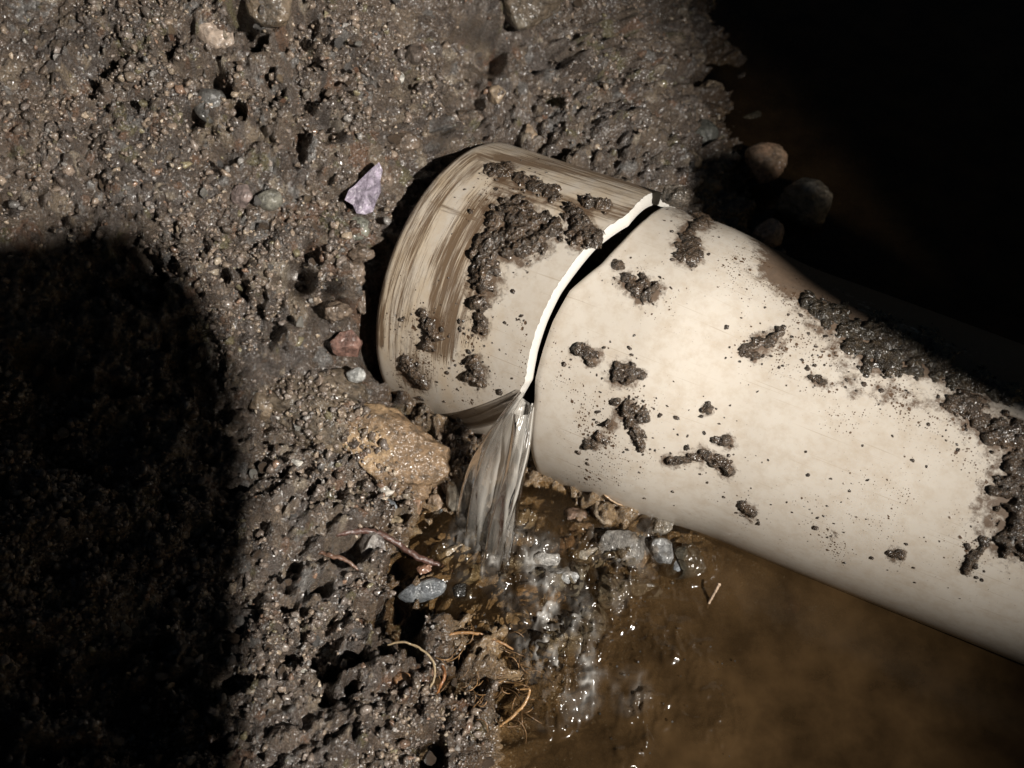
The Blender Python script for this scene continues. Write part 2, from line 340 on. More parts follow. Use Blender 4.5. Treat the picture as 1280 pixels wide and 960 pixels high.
def base_height(x, y):
    sh = np.shape(x); x = np.ravel(x); y = np.ravel(y); z = np.zeros(len(x))
    cx = np.clip(x, -.36, .36); cy = np.clip(y, -.26, .42)
    for i in range(n_): z += wts[i] * tps((cx - cp[i, 0]) ** 2 + (cy - cp[i, 1]) ** 2)
    z += wts[n_] + wts[n_ + 1] * cx + wts[n_ + 2] * cy
    far = np.hypot(x - cx, y - cy); z = z * np.exp(-far * 1.5)
    z = np.clip(z, -.14, .17)
    # the washed-out hollow behind the end of the stub
    d = np.stack([x - END[0], y - END[1]], -1); al = d @ np.array([LEFT.a[0], LEFT.a[1]]) / np.hypot(LEFT.a[0], LEFT.a[1]); ac = d @ PERP
    w = np.sqrt(np.clip(1 - (np.abs(ac) / .068) ** 2.5, 0, 1))
    hole = smooth(-.045, -.032, ac) * smooth(-.016, -.007, al) * (1 - smooth(.0, .012, al)) * smooth(0, .5, w) * smooth(-.067, -.05, -ac)
    z = z * (1 - hole) + np.minimum(z, np.maximum(-.012, z - .045)) * hole
    for pipe, R_, lo_, hi_ in ((LEFT, RSTUB - .003, -LSTUB, .01), (RIGHT, RPIPE - .003, -.002, .6)):
        hl = np.hypot(pipe.a[0], pipe.a[1]); dx = x - pipe.P[0]; dy = y - pipe.P[1]
        al = (dx * pipe.a[0] + dy * pipe.a[1]) / hl; ac = (dx * pipe.a[1] - dy * pipe.a[0]) / hl
        zc = pipe.P[2] + al / hl * pipe.a[2]; half = np.sqrt(np.clip(R_ ** 2 - ac ** 2, 0, None)) / hl
        ins = (np.abs(ac) < R_) & (al > lo_ * hl) & (al < hi_ * hl) & (z < zc + half - .002)
        z = np.where(ins, np.minimum(z, zc - half), z)
    return z.reshape(sh)
def ground_at(p):
    """where the ray through a picture point meets the bank (smooth form)"""
    p = np.atleast_2d(np.asarray(p, float)); v = ray(p); t = np.full(len(p), .2)
    for k in range(120):
        Xp = CAM + v * t[:, None]; g = Xp[:, 2] - base_height(Xp[:, 0], Xp[:, 1]); t = t + np.where(g > 0, np.maximum(g * .5, 2e-4), 0)
    return CAM + v * t[:, None]
HP = np.array([(300, 28, 15), (316, 52, 12), (345, 56, 10), (588, 55, 22), (612, 66, 18), (270, 92, 10), (280, 115, 10), (296, 142, 9), (405, 160, 15), (372, 350, 15), (388, 318, 10), (240, 150, 9), (430, 690, 18), (395, 735, 12), (365, 820, 13), (420, 842, 10), (440, 866, 9), (535, 945, 16), (548, 856, 11), (435, 405, 14), (415, 360, 11), (505, 100, 10), (560, 125, 12), (720, 100, 14), (745, 60, 13), (690, 130, 10), (150, 70, 8), (700, 60, 10)], float)
hg = ground_at(HP[:, :2]); HOLLOWS = np.stack([hg[:, 0], hg[:, 1], HP[:, 2] * .00042], 1)
def ground_detail(x, y, wet):
    wx = x + .0014 * (fbm(x * 260, y * 260, 60, 3) - .5); wy = y + .0014 * (fbm(x * 260, y * 260, 70, 3) - .5)
    h0, i0 = cells(wx * 55, wy * 55, 11, .45, .8, .75); h1, i1 = cells(wx * 125, wy * 125, 21, .4, .8, .8); h2, i2 = cells(wx * 260, wy * 260, 31, .4, .85, .85); h3, i3 = cells(wx * 520, wy * 520, 41, .4, .85, .9)
    big = fbm(x * 22, y * 22, 50, 4) - .5
    pits = smooth(.56, .70, fbm(x * 75, y * 75, 90, 3))
    soft = smooth(.13, .20, -x + .25 * (y - .12) + .05 * (fbm(x * 14, y * 14, 33, 2) - .5)) * .9      # the smeared, trodden mud far left
    void = smooth(.57, .66, fbm(x * 48 + 3, y * 48, 95, 4))
    hol = np.zeros_like(x)
    for cx_, cy_, r_ in HOLLOWS: hol = np.maximum(hol, np.clip(1.2 - np.hypot(x - cx_ + .006 * (fbm(x * 90, y * 90, 36, 2) - .5), y - cy_) / r_, 0, 1))
    soft = np.maximum(soft, .75 * smooth(.55, .66, fbm(x * 20 + 5, y * 20, 44, 3)))
    z = -.020 * smooth(.1, .8, hol) + .014 * big + .0072 * h0 * (1 - soft) + .0056 * h1 * (1 - soft) + .0040 * h2 * (1 - .6 * soft) + .0020 * h3 - (.007 * pits + .012 * void) * (1 - soft)
    idd = np.where(h2 > .45, i2, np.where(h1 > .3, i1, i0)); idd = np.where((h3 > .75) & (i3 > .6), i3, idd)
    return z, idd
PALETTE = np.array([(.095, .072, .055), (.075, .058, .046), (.12, .092, .068), (.105, .08, .06), (.085, .07, .06), (.16, .125, .09), (.12, .075, .05), (.13, .12, .11), (.065, .05, .04), (.2, .165, .125), (.10, .085, .05), (.11, .09, .075)])
PAL_W = np.cumsum(np.array([9, 8, 7, 8, 6, 3, 2.2, 2.2, 6, 1.2, 1.5, 6])); PAL_W = PAL_W / PAL_W[-1]
def palette(idd): return 1.6 * PALETTE[np.searchsorted(PAL_W, np.clip(idd, 0, .9999))]
def axis_coords(a, b, step, lo, hi, g=1.35):
    c = list(np.arange(a, b, step)); s = step
    while c[-1] < hi: s *= g; c.append(c[-1] + s)
    s = step; c = c[::-1]
    while c[-1] > lo: s *= g; c.append(c[-1] - s)
    return np.array(c[::-1])
gx = np.concatenate([axis_coords(-.30, .12, .00068, -4, .12), axis_coords(.121, .36, .0022, .12, 4)[0:]])
gx = np.unique(np.round(gx, 6)); gx = gx[np.r_[True, np.diff(gx) > 3e-4]]
gy = axis_coords(-.21, .40, .00085, -4, 5)
X, Y = np.meshgrid(gx, gy, indexing='ij'); Zb = base_height(X, Y); Zd, ID = ground_detail(X, Y, 0)
inview = (1 - smooth(.3, .5, np.abs(X))) * (1 - smooth(.5, .7, np.abs(Y)))
slope = np.hypot(np.gradient(Zb, gx, axis=0), np.gradient(Zb, gy, axis=1))
Z = Zb + Zd * (.3 + .7 * inview) / (1 + np.maximum(0, slope - .9) ** 2)
gcol = palette(ID.ravel()) * (0.8 + .45 * fbm(X * 30, Y * 30, 5, 3)).ravel()[:, None]
soak = (1 - smooth(.001, .009, Zb)).ravel()[:, None]; gcol = gcol * (1 - soak * np.array([.25, .36, .48])); silt = smooth(.09, .05, Y).ravel()[:, None] * smooth(.002, -.004, Zb).ravel()[:, None] * .75 * inview.ravel()[:, None]; gcol = gcol * (1 - silt) + silt * np.array([.40, .27, .145]) * (.6 + .8 * fbm(X * 60, Y * 60, 15, 4)).ravel()[:, None]
gxx = np.gradient(Zb, gx, axis=0); gyy = np.gradient(Zb, gy, axis=1); sc_ = np.minimum(1, 1.3 / np.maximum(slope, 1e-6)); gxx = gxx * sc_; gyy = gyy * sc_
nz_ = 1 / np.sqrt(1 + gxx ** 2 + gyy ** 2); DZ = Z - Zb
ground = mesh_obj('ground', np.stack([X - gxx * nz_ * DZ, Y - gyy * nz_ * DZ, Zb + nz_ * DZ], -1).reshape(-1, 3), grid_faces(len(gx), len(gy)), M_SOIL, col=gcol)
tag(ground, kind='structure')
def full_height(x, y):
    x = np.atleast_1d(np.asarray(x, float)); y = np.atleast_1d(np.asarray(y, float)); return base_height(x, y) + ground_detail(x, y, 0)[0]

# ------------------------------------------------------------------ the broken drain pipe: long piece with a bell end, and the short stub
right = empty('drain_pipe', RIGHT.P - np.array([0, 0, .05])); tag(right, 'long cream drain pipe with a flared bell end, running out at the right', 'pipe')
left = empty('pipe_stub', LEFT.P - LEFT.a * .05 - np.array([0, 0, .05])); tag(left, 'short scraped cream pipe stub with a white cut edge, stuck in the bank', 'pipe')
SPECK_R = [([(640, 300), (900, 700)], 900, .20), ([(700, 440), (690, 470)], 45, .5), ([(735, 510), (760, 560), (745, 590)], 50, .72), ([(800, 510), (800, 560)], 40, .7),
           ([(930, 330), (1000, 370), (1040, 400)], 55, .7), ([(950, 430), (1010, 440)], 45, .75), ([(1040, 430), (1060, 500), (1150, 500)], 55, .7), ([(1150, 490), (1280, 600)], 75, .62), ([(1100, 640), (1250, 660)], 110, .42),
           ([(1020, 650), (1050, 680)], 26, .8), ([(930, 630), (935, 640)], 14, .8), ([(1210, 680), (1215, 710)], 22, .75), ([(780, 350), (830, 380)], 42, .5), ([(850, 270), (900, 290)], 45, .55), ([(690, 380), (685, 410)], 16, .6), ([(880, 620), (1000, 640)], 80, .35)]
FILM_R = [([(850, 262), (890, 280)], 25, .5), ([(975, 335), (1040, 380), (1100, 430), (1280, 480)], 40, .78), ([(1000, 380), (1040, 430), (1070, 490)], 26, .52), ([(1100, 490), (1280, 530)], 30, .5), ([(925, 330), (990, 370)], 26, .42), ([(985, 300), (1280, 440)], 60, .8), ([(870, 570), (910, 580)], 20, .4), ([(790, 510), (805, 560)], 20, .42), ([(740, 520), (760, 540)], 22, .35), ([(1040, 665), (1050, 680)], 18, .42), ([(935, 440), (980, 430)], 26, .5), ([(1215, 690), (1210, 712)], 14, .5), ([(688, 385), (684, 400)], 8, .4),
          ([(800, 360), (830, 372)], 22, .3), ([(1180, 700), (1290, 760)], 20, .15)]
us = np.r_[np.linspace(0, .004, 5), np.linspace(.006, .075, 48), np.linspace(.08, .6, 180)]
Rr = r_right(us); Rr[0] -= .0009; Rr[1] -= .0002
rw = build_tube(RIGHT, us, Rr, None, rim_r, 'wall', M_PIPE, {'speck': SPECK_R, 'film': FILM_R}, None)
build_list = [(rw, right)]
build_list.append((build_ring(RIGHT, [(0, RBELL - .0009, 0), (-.0002, RBELL - .003, 0), (.0006, RBELL - .0052, 0)], rim_r, 'bell_rim', M_PIPE, None), right))
build_list.append((build_ring(RIGHT, [(.0006, RBELL - .0052, 0), (.036, RBELL - .0056, 0), (.06, RPIPE - .005, 0), (.6, RPIPE - .005, 0)], rim_r, 'bore', M_BORE, None), right))
STREAK = [([(560, 230), (520, 300), (510, 400), (530, 470)], 70, .48), ([(500, 300), (500, 420), (520, 470)], 55, .52), ([(590, 200), (530, 260), (505, 330), (500, 400)], 40, .55), ([(600, 260), (560, 330), (550, 430)], 48, .62), ([(620, 240), (590, 290), (580, 420)], 40, .52), ([(475, 330), (475, 430)], 14, .6), ([(585, 186), (520, 235), (485, 300)], 8, .7)]
DRAG = [([(600, 195), (700, 205), (830, 240)], 14, .58), ([(620, 215), (700, 228), (800, 255)], 22, .30), ([(625, 228), (720, 258), (790, 268)], 26, .56), ([(540, 254), (600, 275), (640, 285)], 13, .50), ([(610, 190), (830, 246)], 40, .50), ([(620, 196), (830, 236)], 9, .62), ([(680, 190), (830, 236)], 8, .75)]
SPECK_L = [([(500, 380), (660, 470)], 90, .30), ([(505, 410), (520, 470)], 34, .9), ([(590, 460), (600, 480)], 42, .6), ([(560, 480), (600, 490)], 60, .5), ([(655, 400), (652, 480)], 7, .8), ([(600, 380), (590, 430)], 30, .7), ([(620, 220), (600, 260)], 26, .7), ([(640, 300), (720, 320)], 50, .4), ([(530, 400), (560, 440)], 40, .6), ([(700, 330), (690, 360)], 20, .2)]
FILM_L = [([(640, 250), (600, 300), (590, 400)], 34, .45), ([(500, 400), (530, 470)], 30, .40), ([(575, 440), (600, 490)], 26, .38), ([(690, 300), (740, 270)], 24, .42), ([(610, 280), (600, 380)], 22, .5), ([(630, 210), (640, 230)], 16, .45), ([(515, 430), (530, 460)], 20, .4), ([(690, 300), (720, 305)], 14, .4), ([(590, 460), (590, 475)], 16, .4), ([(600, 195), (760, 225)], 8, .35), ([(540, 300), (530, 380)], 26, .15)]
ul = -np.r_[0., .0006, .0015, np.linspace(.003, .0745, 60), .0757, .0770, .0780, .0787, .0791, .0793, .0793]
ul = ul * LSTUB / .0793; Rl = np.full(len(ul), RSTUB); Rl[-7:] = RSTUB - np.array([.0001, .0004, .0010, .0018, .0030, .0046, .06])
lw = build_tube(LEFT, ul, Rl, None, rim_l, 'wall', M_STUB, {'speck': SPECK_L, 'film': FILM_L, 'streak': STREAK, 'drag': DRAG}, None, jag=.0010)
build_list.append((lw, left))
build_list.append((build_ring(LEFT, [(0, RSTUB, 1), (.0008, RSTUB - .0018, .3), (.0009, RSTUB - .0040, .1), (.0006, RSTUB - .0054, 0)], rim_l, 'cut_edge', M_CUT, None, jag=.0010), left))
build_list.append((build_ring(LEFT, [(.0006, RSTUB - .0054, 0), (-.03, RSTUB - .0056, 0), (-.068, RSTUB - .0056, 0), (-.068, .001, 0)], rim_l, 'bore', M_BORE, None), left))
for o, par in build_list:
    o.parent = par; o.matrix_parent_inverse.identity(); o.data.transform(__import__('mathutils').Matrix.Translation(-par.location))

# ------------------------------------------------------------------ mud stuck to the pipe
HALO = {}; PX_ = .000325
def mud(pipe, Rf, blobs, H, seed, label, group=None, name='mud_clump', tint=(.085, .060, .042), grain=560):
    HALO.setdefault(id(pipe), []).extend(([(b[0] + rng.normal(0, 2), b[1] + 2)], b[2] * rng.uniform(1.7, 3.), rng.uniform(.52, .68)) for b in blobs)
    pts = np.array([b[:2] for b in blobs], float); rad = np.array([b[2] for b in blobs], float)
    Rg = Rf(0.02) if callable(Rf) else Rf
    u, th = pipe.hit(pts, RBELL if callable(Rf) else Rf)
    if callable(Rf):
        for k in range(3):
            for i in range(len(pts)): u[i], th[i] = pipe.hit(pts[i], float(Rf(u[i])))
    mm = .000325; pad = rad.max() * mm * 1.7
    st = .00042 if rad.max() < 16 else .00055
    ug = np.arange(u.min() - pad, u.max() + pad, st); vg = np.arange(th.min() * .06 - pad, th.max() * .06 + pad, st)
    U, V = np.meshgrid(ug, vg, indexing='ij'); R = np.asarray(Rf(U)) if callable(Rf) else np.full(U.shape, Rf)
    px = project(pipe.pt(U, V / .06, R))
    warp = (fbm(U * 500 + seed, V * 500, seed, 4) - .47) * 1.5 + (fbm(U * 160 + seed, V * 160, seed + 5, 2) - .47) * .9
    d = np.full(U.shape, -9.)
    for (x, y, r) in [b[:3] for b in blobs]:
        d = np.maximum(d, 1 - np.hypot(px[..., 0] - x, px[..., 1] - y) / r)
    for i in range(len(blobs) - 1):
        (x0, y0, r0), (x1, y1, r1) = blobs[i][:3], blobs[i + 1][:3]
        if math.hypot(x1 - x0, y1 - y0) < 1.7 * (r0 + r1): d = np.maximum(d, 1 - seg(px, (x0, y0), (x1, y1)) / (.85 * min(r0, r1)))
    m = d + warp * 1.1
    c1, i1 = cells(U * grain, V * grain, seed * 7 + 100, .5, .9); c2, i2 = cells(U * grain * 2.2, V * grain * 2.2, seed * 7 + 130, .5, .9); c0, _ = cells(U * grain * .45, V * grain * .45, seed * 7 + 160, .5, .95)
    body = np.sqrt(np.clip(m, 0, 1)); c3, i3 = cells(U * grain * 4.2, V * grain * 4.2, seed * 7 + 190, .5, .9)
    h = H * .46 * body * (.42 + .34 * c0 + .36 * c1 + .36 * c2 + .2 * c3 + .9 * (fbm(U * 420, V * 420, seed + 77, 4) - .47)) + .0004 * body
    h = np.where(m > 0, h, -.0008)
    P = pipe.pt(U, V / .06, R + h).reshape(-1, 3); F = grid_faces(len(ug), len(vg))
    ok = (m.ravel()[F] > 0).sum(1) >= 2; F = F[ok]
    if len(F) < 4: return None
    # keep the largest connected islands joined by their thin mud film
    use = np.unique(F); re = np.full(len(P), -1); re[use] = np.arange(len(use)); P = P[use]; F = re[F]
    hue = np.where(c2 > .45, i2, np.where(c1 > .3, i1, .35)).ravel()[use]; col = np.array(tint) * (.55 + 1.1 * hue ** 1.5)[:, None] * np.array([1.08, 1., .88]) * (1 + np.array([.1, 0, -.14]) * (fbm(U * 300, V * 300, seed + 40, 2) - .5).ravel()[use, None] * 3)
    org = P.mean(0); o = mesh_obj(name, P - org, F, M_MUD, col=col); o.location = org
    return tag(o, label, 'mud', group)
S, B_ = RSTUB, r_right
mud(LEFT, S, [(640, 268, 22), (662, 280, 24), (640, 296, 24), (615, 300, 17), (606, 330, 18), (603, 355, 15), (612, 315, 18), (692, 288, 14), (675, 300, 16), (622, 275, 12), (598, 378, 12), (655, 308, 14), (634, 318, 10)], .0056, 3, 'big dark crumbly mud clump spread across the middle of the pipe stub')
mud(LEFT, S, [(722, 272, 13), (726, 292, 15), (742, 296, 13), (713, 264, 10), (735, 286, 12), (756, 257, 8), (735, 256, 9)], .0054, 5, 'mud clump overhanging the white cut edge of the stub')
mud(LEFT, S, [(632, 214, 11), (614, 212, 9), (648, 222, 8), (668, 232, 10), (690, 242, 10)], .0034, 7, 'narrow mud ridge near the top of the pipe stub')
mud(LEFT, S, [(538, 405, 10), (543, 420, 9), (530, 390, 7), (536, 432, 7)], .0046, 9, 'upright mud lump low on the left side of the stub')
mud(LEFT, S, [(592, 450, 10), (597, 464, 9), (586, 470, 7), (604, 478, 5)], .0042, 11, 'lump of mud above the shaded belly of the stub')
mud(LEFT, S, [(515, 462, 10), (522, 474, 9), (530, 480, 7), (508, 452, 8)], .003, 13, 'ragged mud smear at the lower left corner of the stub')
mud(LEFT, S, [(600, 412, 8), (604, 404, 7), (598, 396, 6)], .003, 15, 'small mud drip hanging under the big mud clump')
mud(RIGHT, B_, [(858, 300, 13), (864, 318, 13), (850, 322, 10), (866, 285, 8), (880, 275, 10), (872, 268, 8)], .0026, 21, 'tall grey mud patch at the top of the bell, beside the cut')
mud(RIGHT, B_, [(786, 352, 10), (796, 360, 11), (806, 352, 9), (812, 366, 9), (820, 360, 8), (804, 370, 8)], .0036, 23, 'mud pellet with a small pale stone on the bell shoulder')
mud(RIGHT, B_, [(733, 440, 12), (742, 444, 11), (722, 436, 8), (738, 450, 8)], .0042, 25, 'round mud pellet on the bell nearest the white cut edge')
mud(RIGHT, B_, [(778, 466, 13), (786, 462, 11), (798, 467, 8), (782, 478, 7)], .0042, 27, 'spiky mud pellet just right of the round pellet')
mud(RIGHT, B_, [(784, 512, 11), (797, 512, 10), (806, 520, 9), (790, 527, 10), (799, 545, 8), (802, 558, 6), (762, 530, 7), (770, 502, 6)], .0044, 29, 'large branching mud splash in the middle of the bell')
mud(RIGHT, B_, [(742, 552, 10), (750, 548, 8), (735, 556, 7)], .0034, 31, 'small dark mud lump below the branching splash')
mud(RIGHT, B_, [(845, 575, 6), (862, 571, 9), (880, 569, 10), (896, 573, 9), (908, 581, 8), (914, 590, 7), (838, 574, 6)], .0040, 33, 'long mud streak lying across the bottom of the bell taper')
mud(RIGHT, B_, [(902, 550, 7), (908, 551, 7), (897, 550, 6)], .0034, 35, 'smooth dark mud bead just above the long mud streak')
mud(RIGHT, B_, [(935, 438, 10), (950, 430, 11), (965, 423, 11), (974, 414, 8), (945, 444, 8)], .0026, 37, 'dark mud patch at the start of the narrow pipe')
mud(RIGHT, B_, [(773, 332, 8), (769, 328, 6)], .0024, 39, 'flat little mud chip under the gap on the bell')
mud(RIGHT, B_, [(1022, 474, 8), (1030, 478, 7), (1014, 472, 6)], .003, 41, 'small mud chip in the clean middle of the narrow pipe')
mud(RIGHT, B_, [(885, 511, 7), (880, 513, 5)], .003, 43, 'tiny black mud bead right of the branching splash')
mud(RIGHT, B_, [(1255, 545, 26), (1275, 550, 26), (1240, 548, 14)], .005, 45, 'black mud clod at the right frame edge, upper one')
mud(RIGHT, B_, [(1262, 610, 26), (1280, 600, 34), (1278, 640, 30), (1268, 670, 24), (1285, 680, 22), (1246, 614, 12)], .006, 47, 'largest black mud clod at the right frame edge, on the pipe flank')
mud(RIGHT, B_, [(1228, 676, 9), (1232, 680, 8), (1215, 700, 8), (1208, 710, 7)], .0026, 49, 'brown mud drip left of the largest edge clod')
mud(RIGHT, B_, [(1120, 692, 7), (1126, 692, 6), (1112, 690, 5)], .002, 51, 'lone mud fleck on the lower flank of the narrow pipe')
mud(RIGHT, B_, [(1070, 432, 20), (1092, 440, 22), (1110, 452, 17), (1126, 446, 20), (1146, 458, 14), (1085, 458, 12), (1062, 412, 18), (1100, 420, 26), (1140, 436, 20), (1172, 462, 13), (1195, 470, 15), (1240, 488, 15), (1222, 474, 14), (1265, 494, 14), (1030, 392, 12), (1010, 376, 10), (1050, 395, 18), (1180, 448, 18), (1160, 428, 20)], .0036, 53, 'long dark mud bank along the top of the narrow pipe', tint=(.05, .038, .025))
mud(RIGHT, B_, [(1215, 510, 18), (1205, 500, 14), (1222, 525, 14), (1190, 506, 12)], .0036, 55, 'mud smear above the clods on the right of the pipe')
mud(RIGHT, B_, [(935, 636, 7), (941, 642, 6), (928, 630, 5)], .0016, 57, 'thin mud mark low on the pipe near the waterline')

for pipe, o in ((LEFT, lw), (RIGHT, rw)):
    co = np.zeros(len(o.data.vertices) * 3, np.float32); o.data.vertices.foreach_get('co', co); px = project(co.reshape(-1, 3) + np.array(o.parent.location))
    at_ = o.data.attributes['film']; f = np.zeros(len(px), np.float32); at_.data.foreach_get('value', f); at_.data.foreach_set('value', np.maximum(f, field(px, HALO[id(pipe)])).astype(np.float32))

# ------------------------------------------------------------------ stones
import bmesh
def ico(n):
    bm = bmesh.new(); bmesh.ops.create_icosphere(bm, subdivisions=n, radius=1)
    V = np.array([v.co[:] for v in bm.verts]); F = np.array([[v.index for v in f.verts] for f in bm.faces]); bm.free(); return V, F
ICO = {n: ico(n) for n in (1, 2, 3, 4, 5)}
def n3(V, f, k): return (vnoise(V[:, 0] * f + 9.1, V[:, 1] * f + V[:, 2] * f * .71, k) + vnoise(V[:, 1] * f - 3.7, V[:, 2] * f + V[:, 0] * f * .63, k + 1) + vnoise(V[:, 2] * f + 5.5, V[:, 0] * f - V[:, 1] * f * .57, k + 2)) / 3 - .5
def stone_shape(n, seed, dims, angular=.5, lumps=.25, fine=.05):
    r = np.random.default_rng(seed); V, F = ICO[n]; V = V.copy()
    for q in range(int(4 + 9 * angular)):
        d = r.normal(size=3); d /= np.linalg.norm(d); c = r.uniform(.55, .9); s = V @ d; V = V - np.clip(s - c, 0, None)[:, None] * d * (.75 + .25 * angular)
    V = V * (1 + lumps * n3(V, 1.6, seed))[:, None] * (1 + fine * 2 * n3(V, 6, seed + 5) + fine * 1.3 * n3(V, 15, seed + 9))[:, None]
    return V * np.asarray(dims), F
def rotm(ax, an):
    return np.array(__import__('mathutils').Matrix.Rotation(an, 3, Vector(ax)))
def stone(px, rx, ry, tint, label, seed, z=None, rot=0., angular=.5, group=None, name='stone', sink=.25, n=4, flat=.75, mottled=None, cat='stone', lumps=.25, fine=.05, lift=0, at=None):
    """a stone that shows rx by ry picture units across its half axes, turned by rot in the picture plane"""
    if z is None: c = ground_at(px)[0]
    else: c = at_z(np.array(px, float), z)
    if at is not None: c = at
    dep = (c - CAM) @ DV; k = dep / FPX; a, b = rx * k, ry * k; dp = min(a, b) * flat * 1.1
    V, F = stone_shape(n, seed, (a, b, dp), angular, lumps, fine)
    ca, sa = math.cos(-rot), math.sin(-rot); R2 = np.array([[ca, -sa, 0], [sa, ca, 0], [0, 0, 1]]); V = V @ R2.T
    Bm = np.stack([RV, UV, -DV], 1); V = V @ Bm.T
    c = c - DV * dp * (.55 - sink) + np.array([0, 0, lift])
    seam = smooth(.88, .97, 1 - 2 * np.abs(n3(V / max(a, b), 3.1, seed + 31)) * 2.2) * (.55 if n >= 5 else .25)
    t = np.array(tint); col = (1 - seam)[:, None] * t * (1 + .5 * n3(V / max(a, b), 2.5, seed + 3))[:, None]
    if mottled is not None:
        mk = smooth(.0, .16, n3(V / max(a, b), 2.2, seed + 21))[:, None]; col = col * (1 - mk) + np.array(mottled) * mk
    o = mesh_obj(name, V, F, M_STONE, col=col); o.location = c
    return tag(o, label, cat, group)
TAN, ORANGE, GREY, BLUE, PALE, DARK, PINK, RED, OLIVE, BROWN = (.30, .22, .15), (.34, .20, .09), (.17, .16, .15), (.15, .17, .19), (.42, .40, .36), (.06, .055, .05), (.34, .23, .18), (.22, .12, .085), (.13, .13, .075), (.15, .10, .065)
# the large stones that stand out
stone((484, 556), 86, 50, (.23, .15, .085), 'large wet orange-brown boulder beside the underside of the pipe stub', 101, z=.012, rot=.58, angular=.9, mottled=(.44, .30, .17), n=5, sink=.42, flat=.6, lumps=.8, fine=.13)
stone((405, 512), 84, 56, (.15, .115, .08), 'broad mud-smeared brown rock left of the orange boulder', 102, rot=.35, angular=.7, mottled=(.25, .18, .11), n=5, sink=.22, flat=.6, lumps=.7, fine=.14)
stone((655, 8), 46, 38, (.13, .10, .07), 'large brown rock at the top edge above the pipe stub', 103, angular=.45, mottled=(.19, .16, .12), n=5, sink=-.25)
stone((346, 8), 36, 34, (.14, .11, .08), 'brown rock at the top edge over a deep black crevice', 104, angular=.5, mottled=(.20, .15, .10), n=5, sink=-.2)
stone((266, 35), 36, 22, (.42, .33, .26), 'pale pinkish rock face showing at the top edge', 105, rot=1.0, angular=.6, sink=.35, n=4)
stone((436, 428), 25, 21, (.24, .135, .105), 'reddish triangular stone against the left end of the stub', 106, z=.032, rot=.3, angular=1., n=4)
for i, (x, y, rx, ry) in enumerate([(452, 318, 17, 14), (440, 345, 19, 18), (452, 378, 15, 17), (425, 390, 18, 14), (478, 222, 14, 17), (508, 182, 18, 14), (545, 160, 17, 13), (585, 148, 16, 12), (418, 318, 18, 15)]):
    stone((x, y), rx, ry, np.array((.17, .125, .09)) * rng.uniform(.8, 1.2), 'crumbly brown clod on the rim of the black hollow round the stub end', 500 + i, angular=.5, name='clod', cat='clod', group='clods on the rim of the hollow', lumps=.9, fine=.22, sink=.1)
stone((449, 287), 15, 17, (.25, .25, .20), 'rounded grey-green stone below the lilac flake', 107, angular=.3, sink=-.1)
stone((446, 468), 13, 11, (.40, .40, .38), 'small white quartz stone touching the stub below the red one', 108, z=.024, angular=.5, sink=-.1)
stone((484, 633), 20, 12, (.17, .19, .21), 'blue-grey speckled stone below the orange boulder', 109, z=.004, angular=.6, mottled=(.30, .32, .33))
stone((483, 613), 12, 8, (.48, .44, .38), 'small cream stone on top of the blue-grey one', 110, z=.007, angular=.6)
stone((488, 655), 17, 12, (.36, .28, .18), 'tan stone under the blue-grey one at the water edge', 111, z=.002, angular=.6)
stone((528, 737), 32, 15, (.14, .15, .16), 'flat blue-grey stone half out of the water beside the root', 112, z=.002, rot=-.15, angular=.8, mottled=(.26, .27, .27))
stone((578, 740), 15, 11, (.02, .018, .015), 'black rounded stone in the water right of the flat grey one', 113, z=.000, angular=.2)
stone((465, 690), 22, 26, (.22, .19, .17), 'pinkish grey block on the shore behind the root', 114, angular=.8, z=.006, mottled=(.34, .31, .28))
stone((620, 122), 13, 16, (.36, .27, .18), 'pale tan pointed stone standing above the pipe stub', 115, angular=.8, sink=-.2)
stone((757, 156), 24, 17, (.17, .14, .13), 'grey and rust stone on the soil above the stub', 116, angular=.7, mottled=(.26, .15, .09), sink=-.15)
stone((828, 125), 16, 15, (.30, .19, .14), 'pinkish broken stone at the edge of the dark pit', 117, angular=.8, sink=-.1)
stone((874, 170), 23, 19, (.10, .10, .085), 'round dark grey stone on the lip of the dark pit', 118, z=.012, angular=.15, sink=-.1)
stone((662, 170), 11, 16, (.28, .20, .13), 'brown upright pebble leaning on the top of the stub', 119, angular=.5, sink=-.15)
stone((697, 160), 16, 13, (.14, .13, .12), 'grey slanted stone right of the upright pebble', 120, angular=.7, sink=-.1)
stone((849, 241), 23, 14, (.10, .08, .06), 'dark lump wedged where the cut meets the top of the bell', 121, n=5, at=LEFT.pt(*LEFT.hit(np.array([830., 243.]), RSTUB), RSTUB) + RV * .0032 - UV * .0022 - DV * .0075, angular=.3, sink=.2, lumps=.6, fine=.15)
for i, (x, y, rx, ry) in enumerate([(845, 95, 15, 12), (885, 118, 18, 15), (900, 70, 20, 16), (862, 205, 15, 13), (905, 200, 18, 14), (885, 235, 15, 12), (920, 262, 17, 14), (842, 150, 14, 12), (812, 175, 15, 12), (925, 110, 19, 17), (895, 20, 22, 18), (935, 45, 18, 16), (1010, 190, 20, 16), (1040, 215, 18, 14), (985, 170, 14, 12)]):
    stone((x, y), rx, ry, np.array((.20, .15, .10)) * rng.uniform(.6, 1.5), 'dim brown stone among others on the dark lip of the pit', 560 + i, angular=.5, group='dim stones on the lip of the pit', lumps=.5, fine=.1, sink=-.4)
stone((952, 205), 31, 25, (.58, .37, .24), 'pinkish tan wet stone in the dark pit', 122, z=.010, rot=-.35, angular=.55, mottled=(.44, .30, .20))
stone((1005, 257), 37, 31, (.27, .22, .16), 'mottled grey and brown stone right of the tan one in the pit', 123, z=.004, rot=-.2, angular=.4, mottled=(.34, .30, .25), n=5)
stone((960, 293), 20, 19, (.56, .39, .29), 'small pink rounded stone resting by the upper side of the pipe', 124, z=.010, angular=.25)
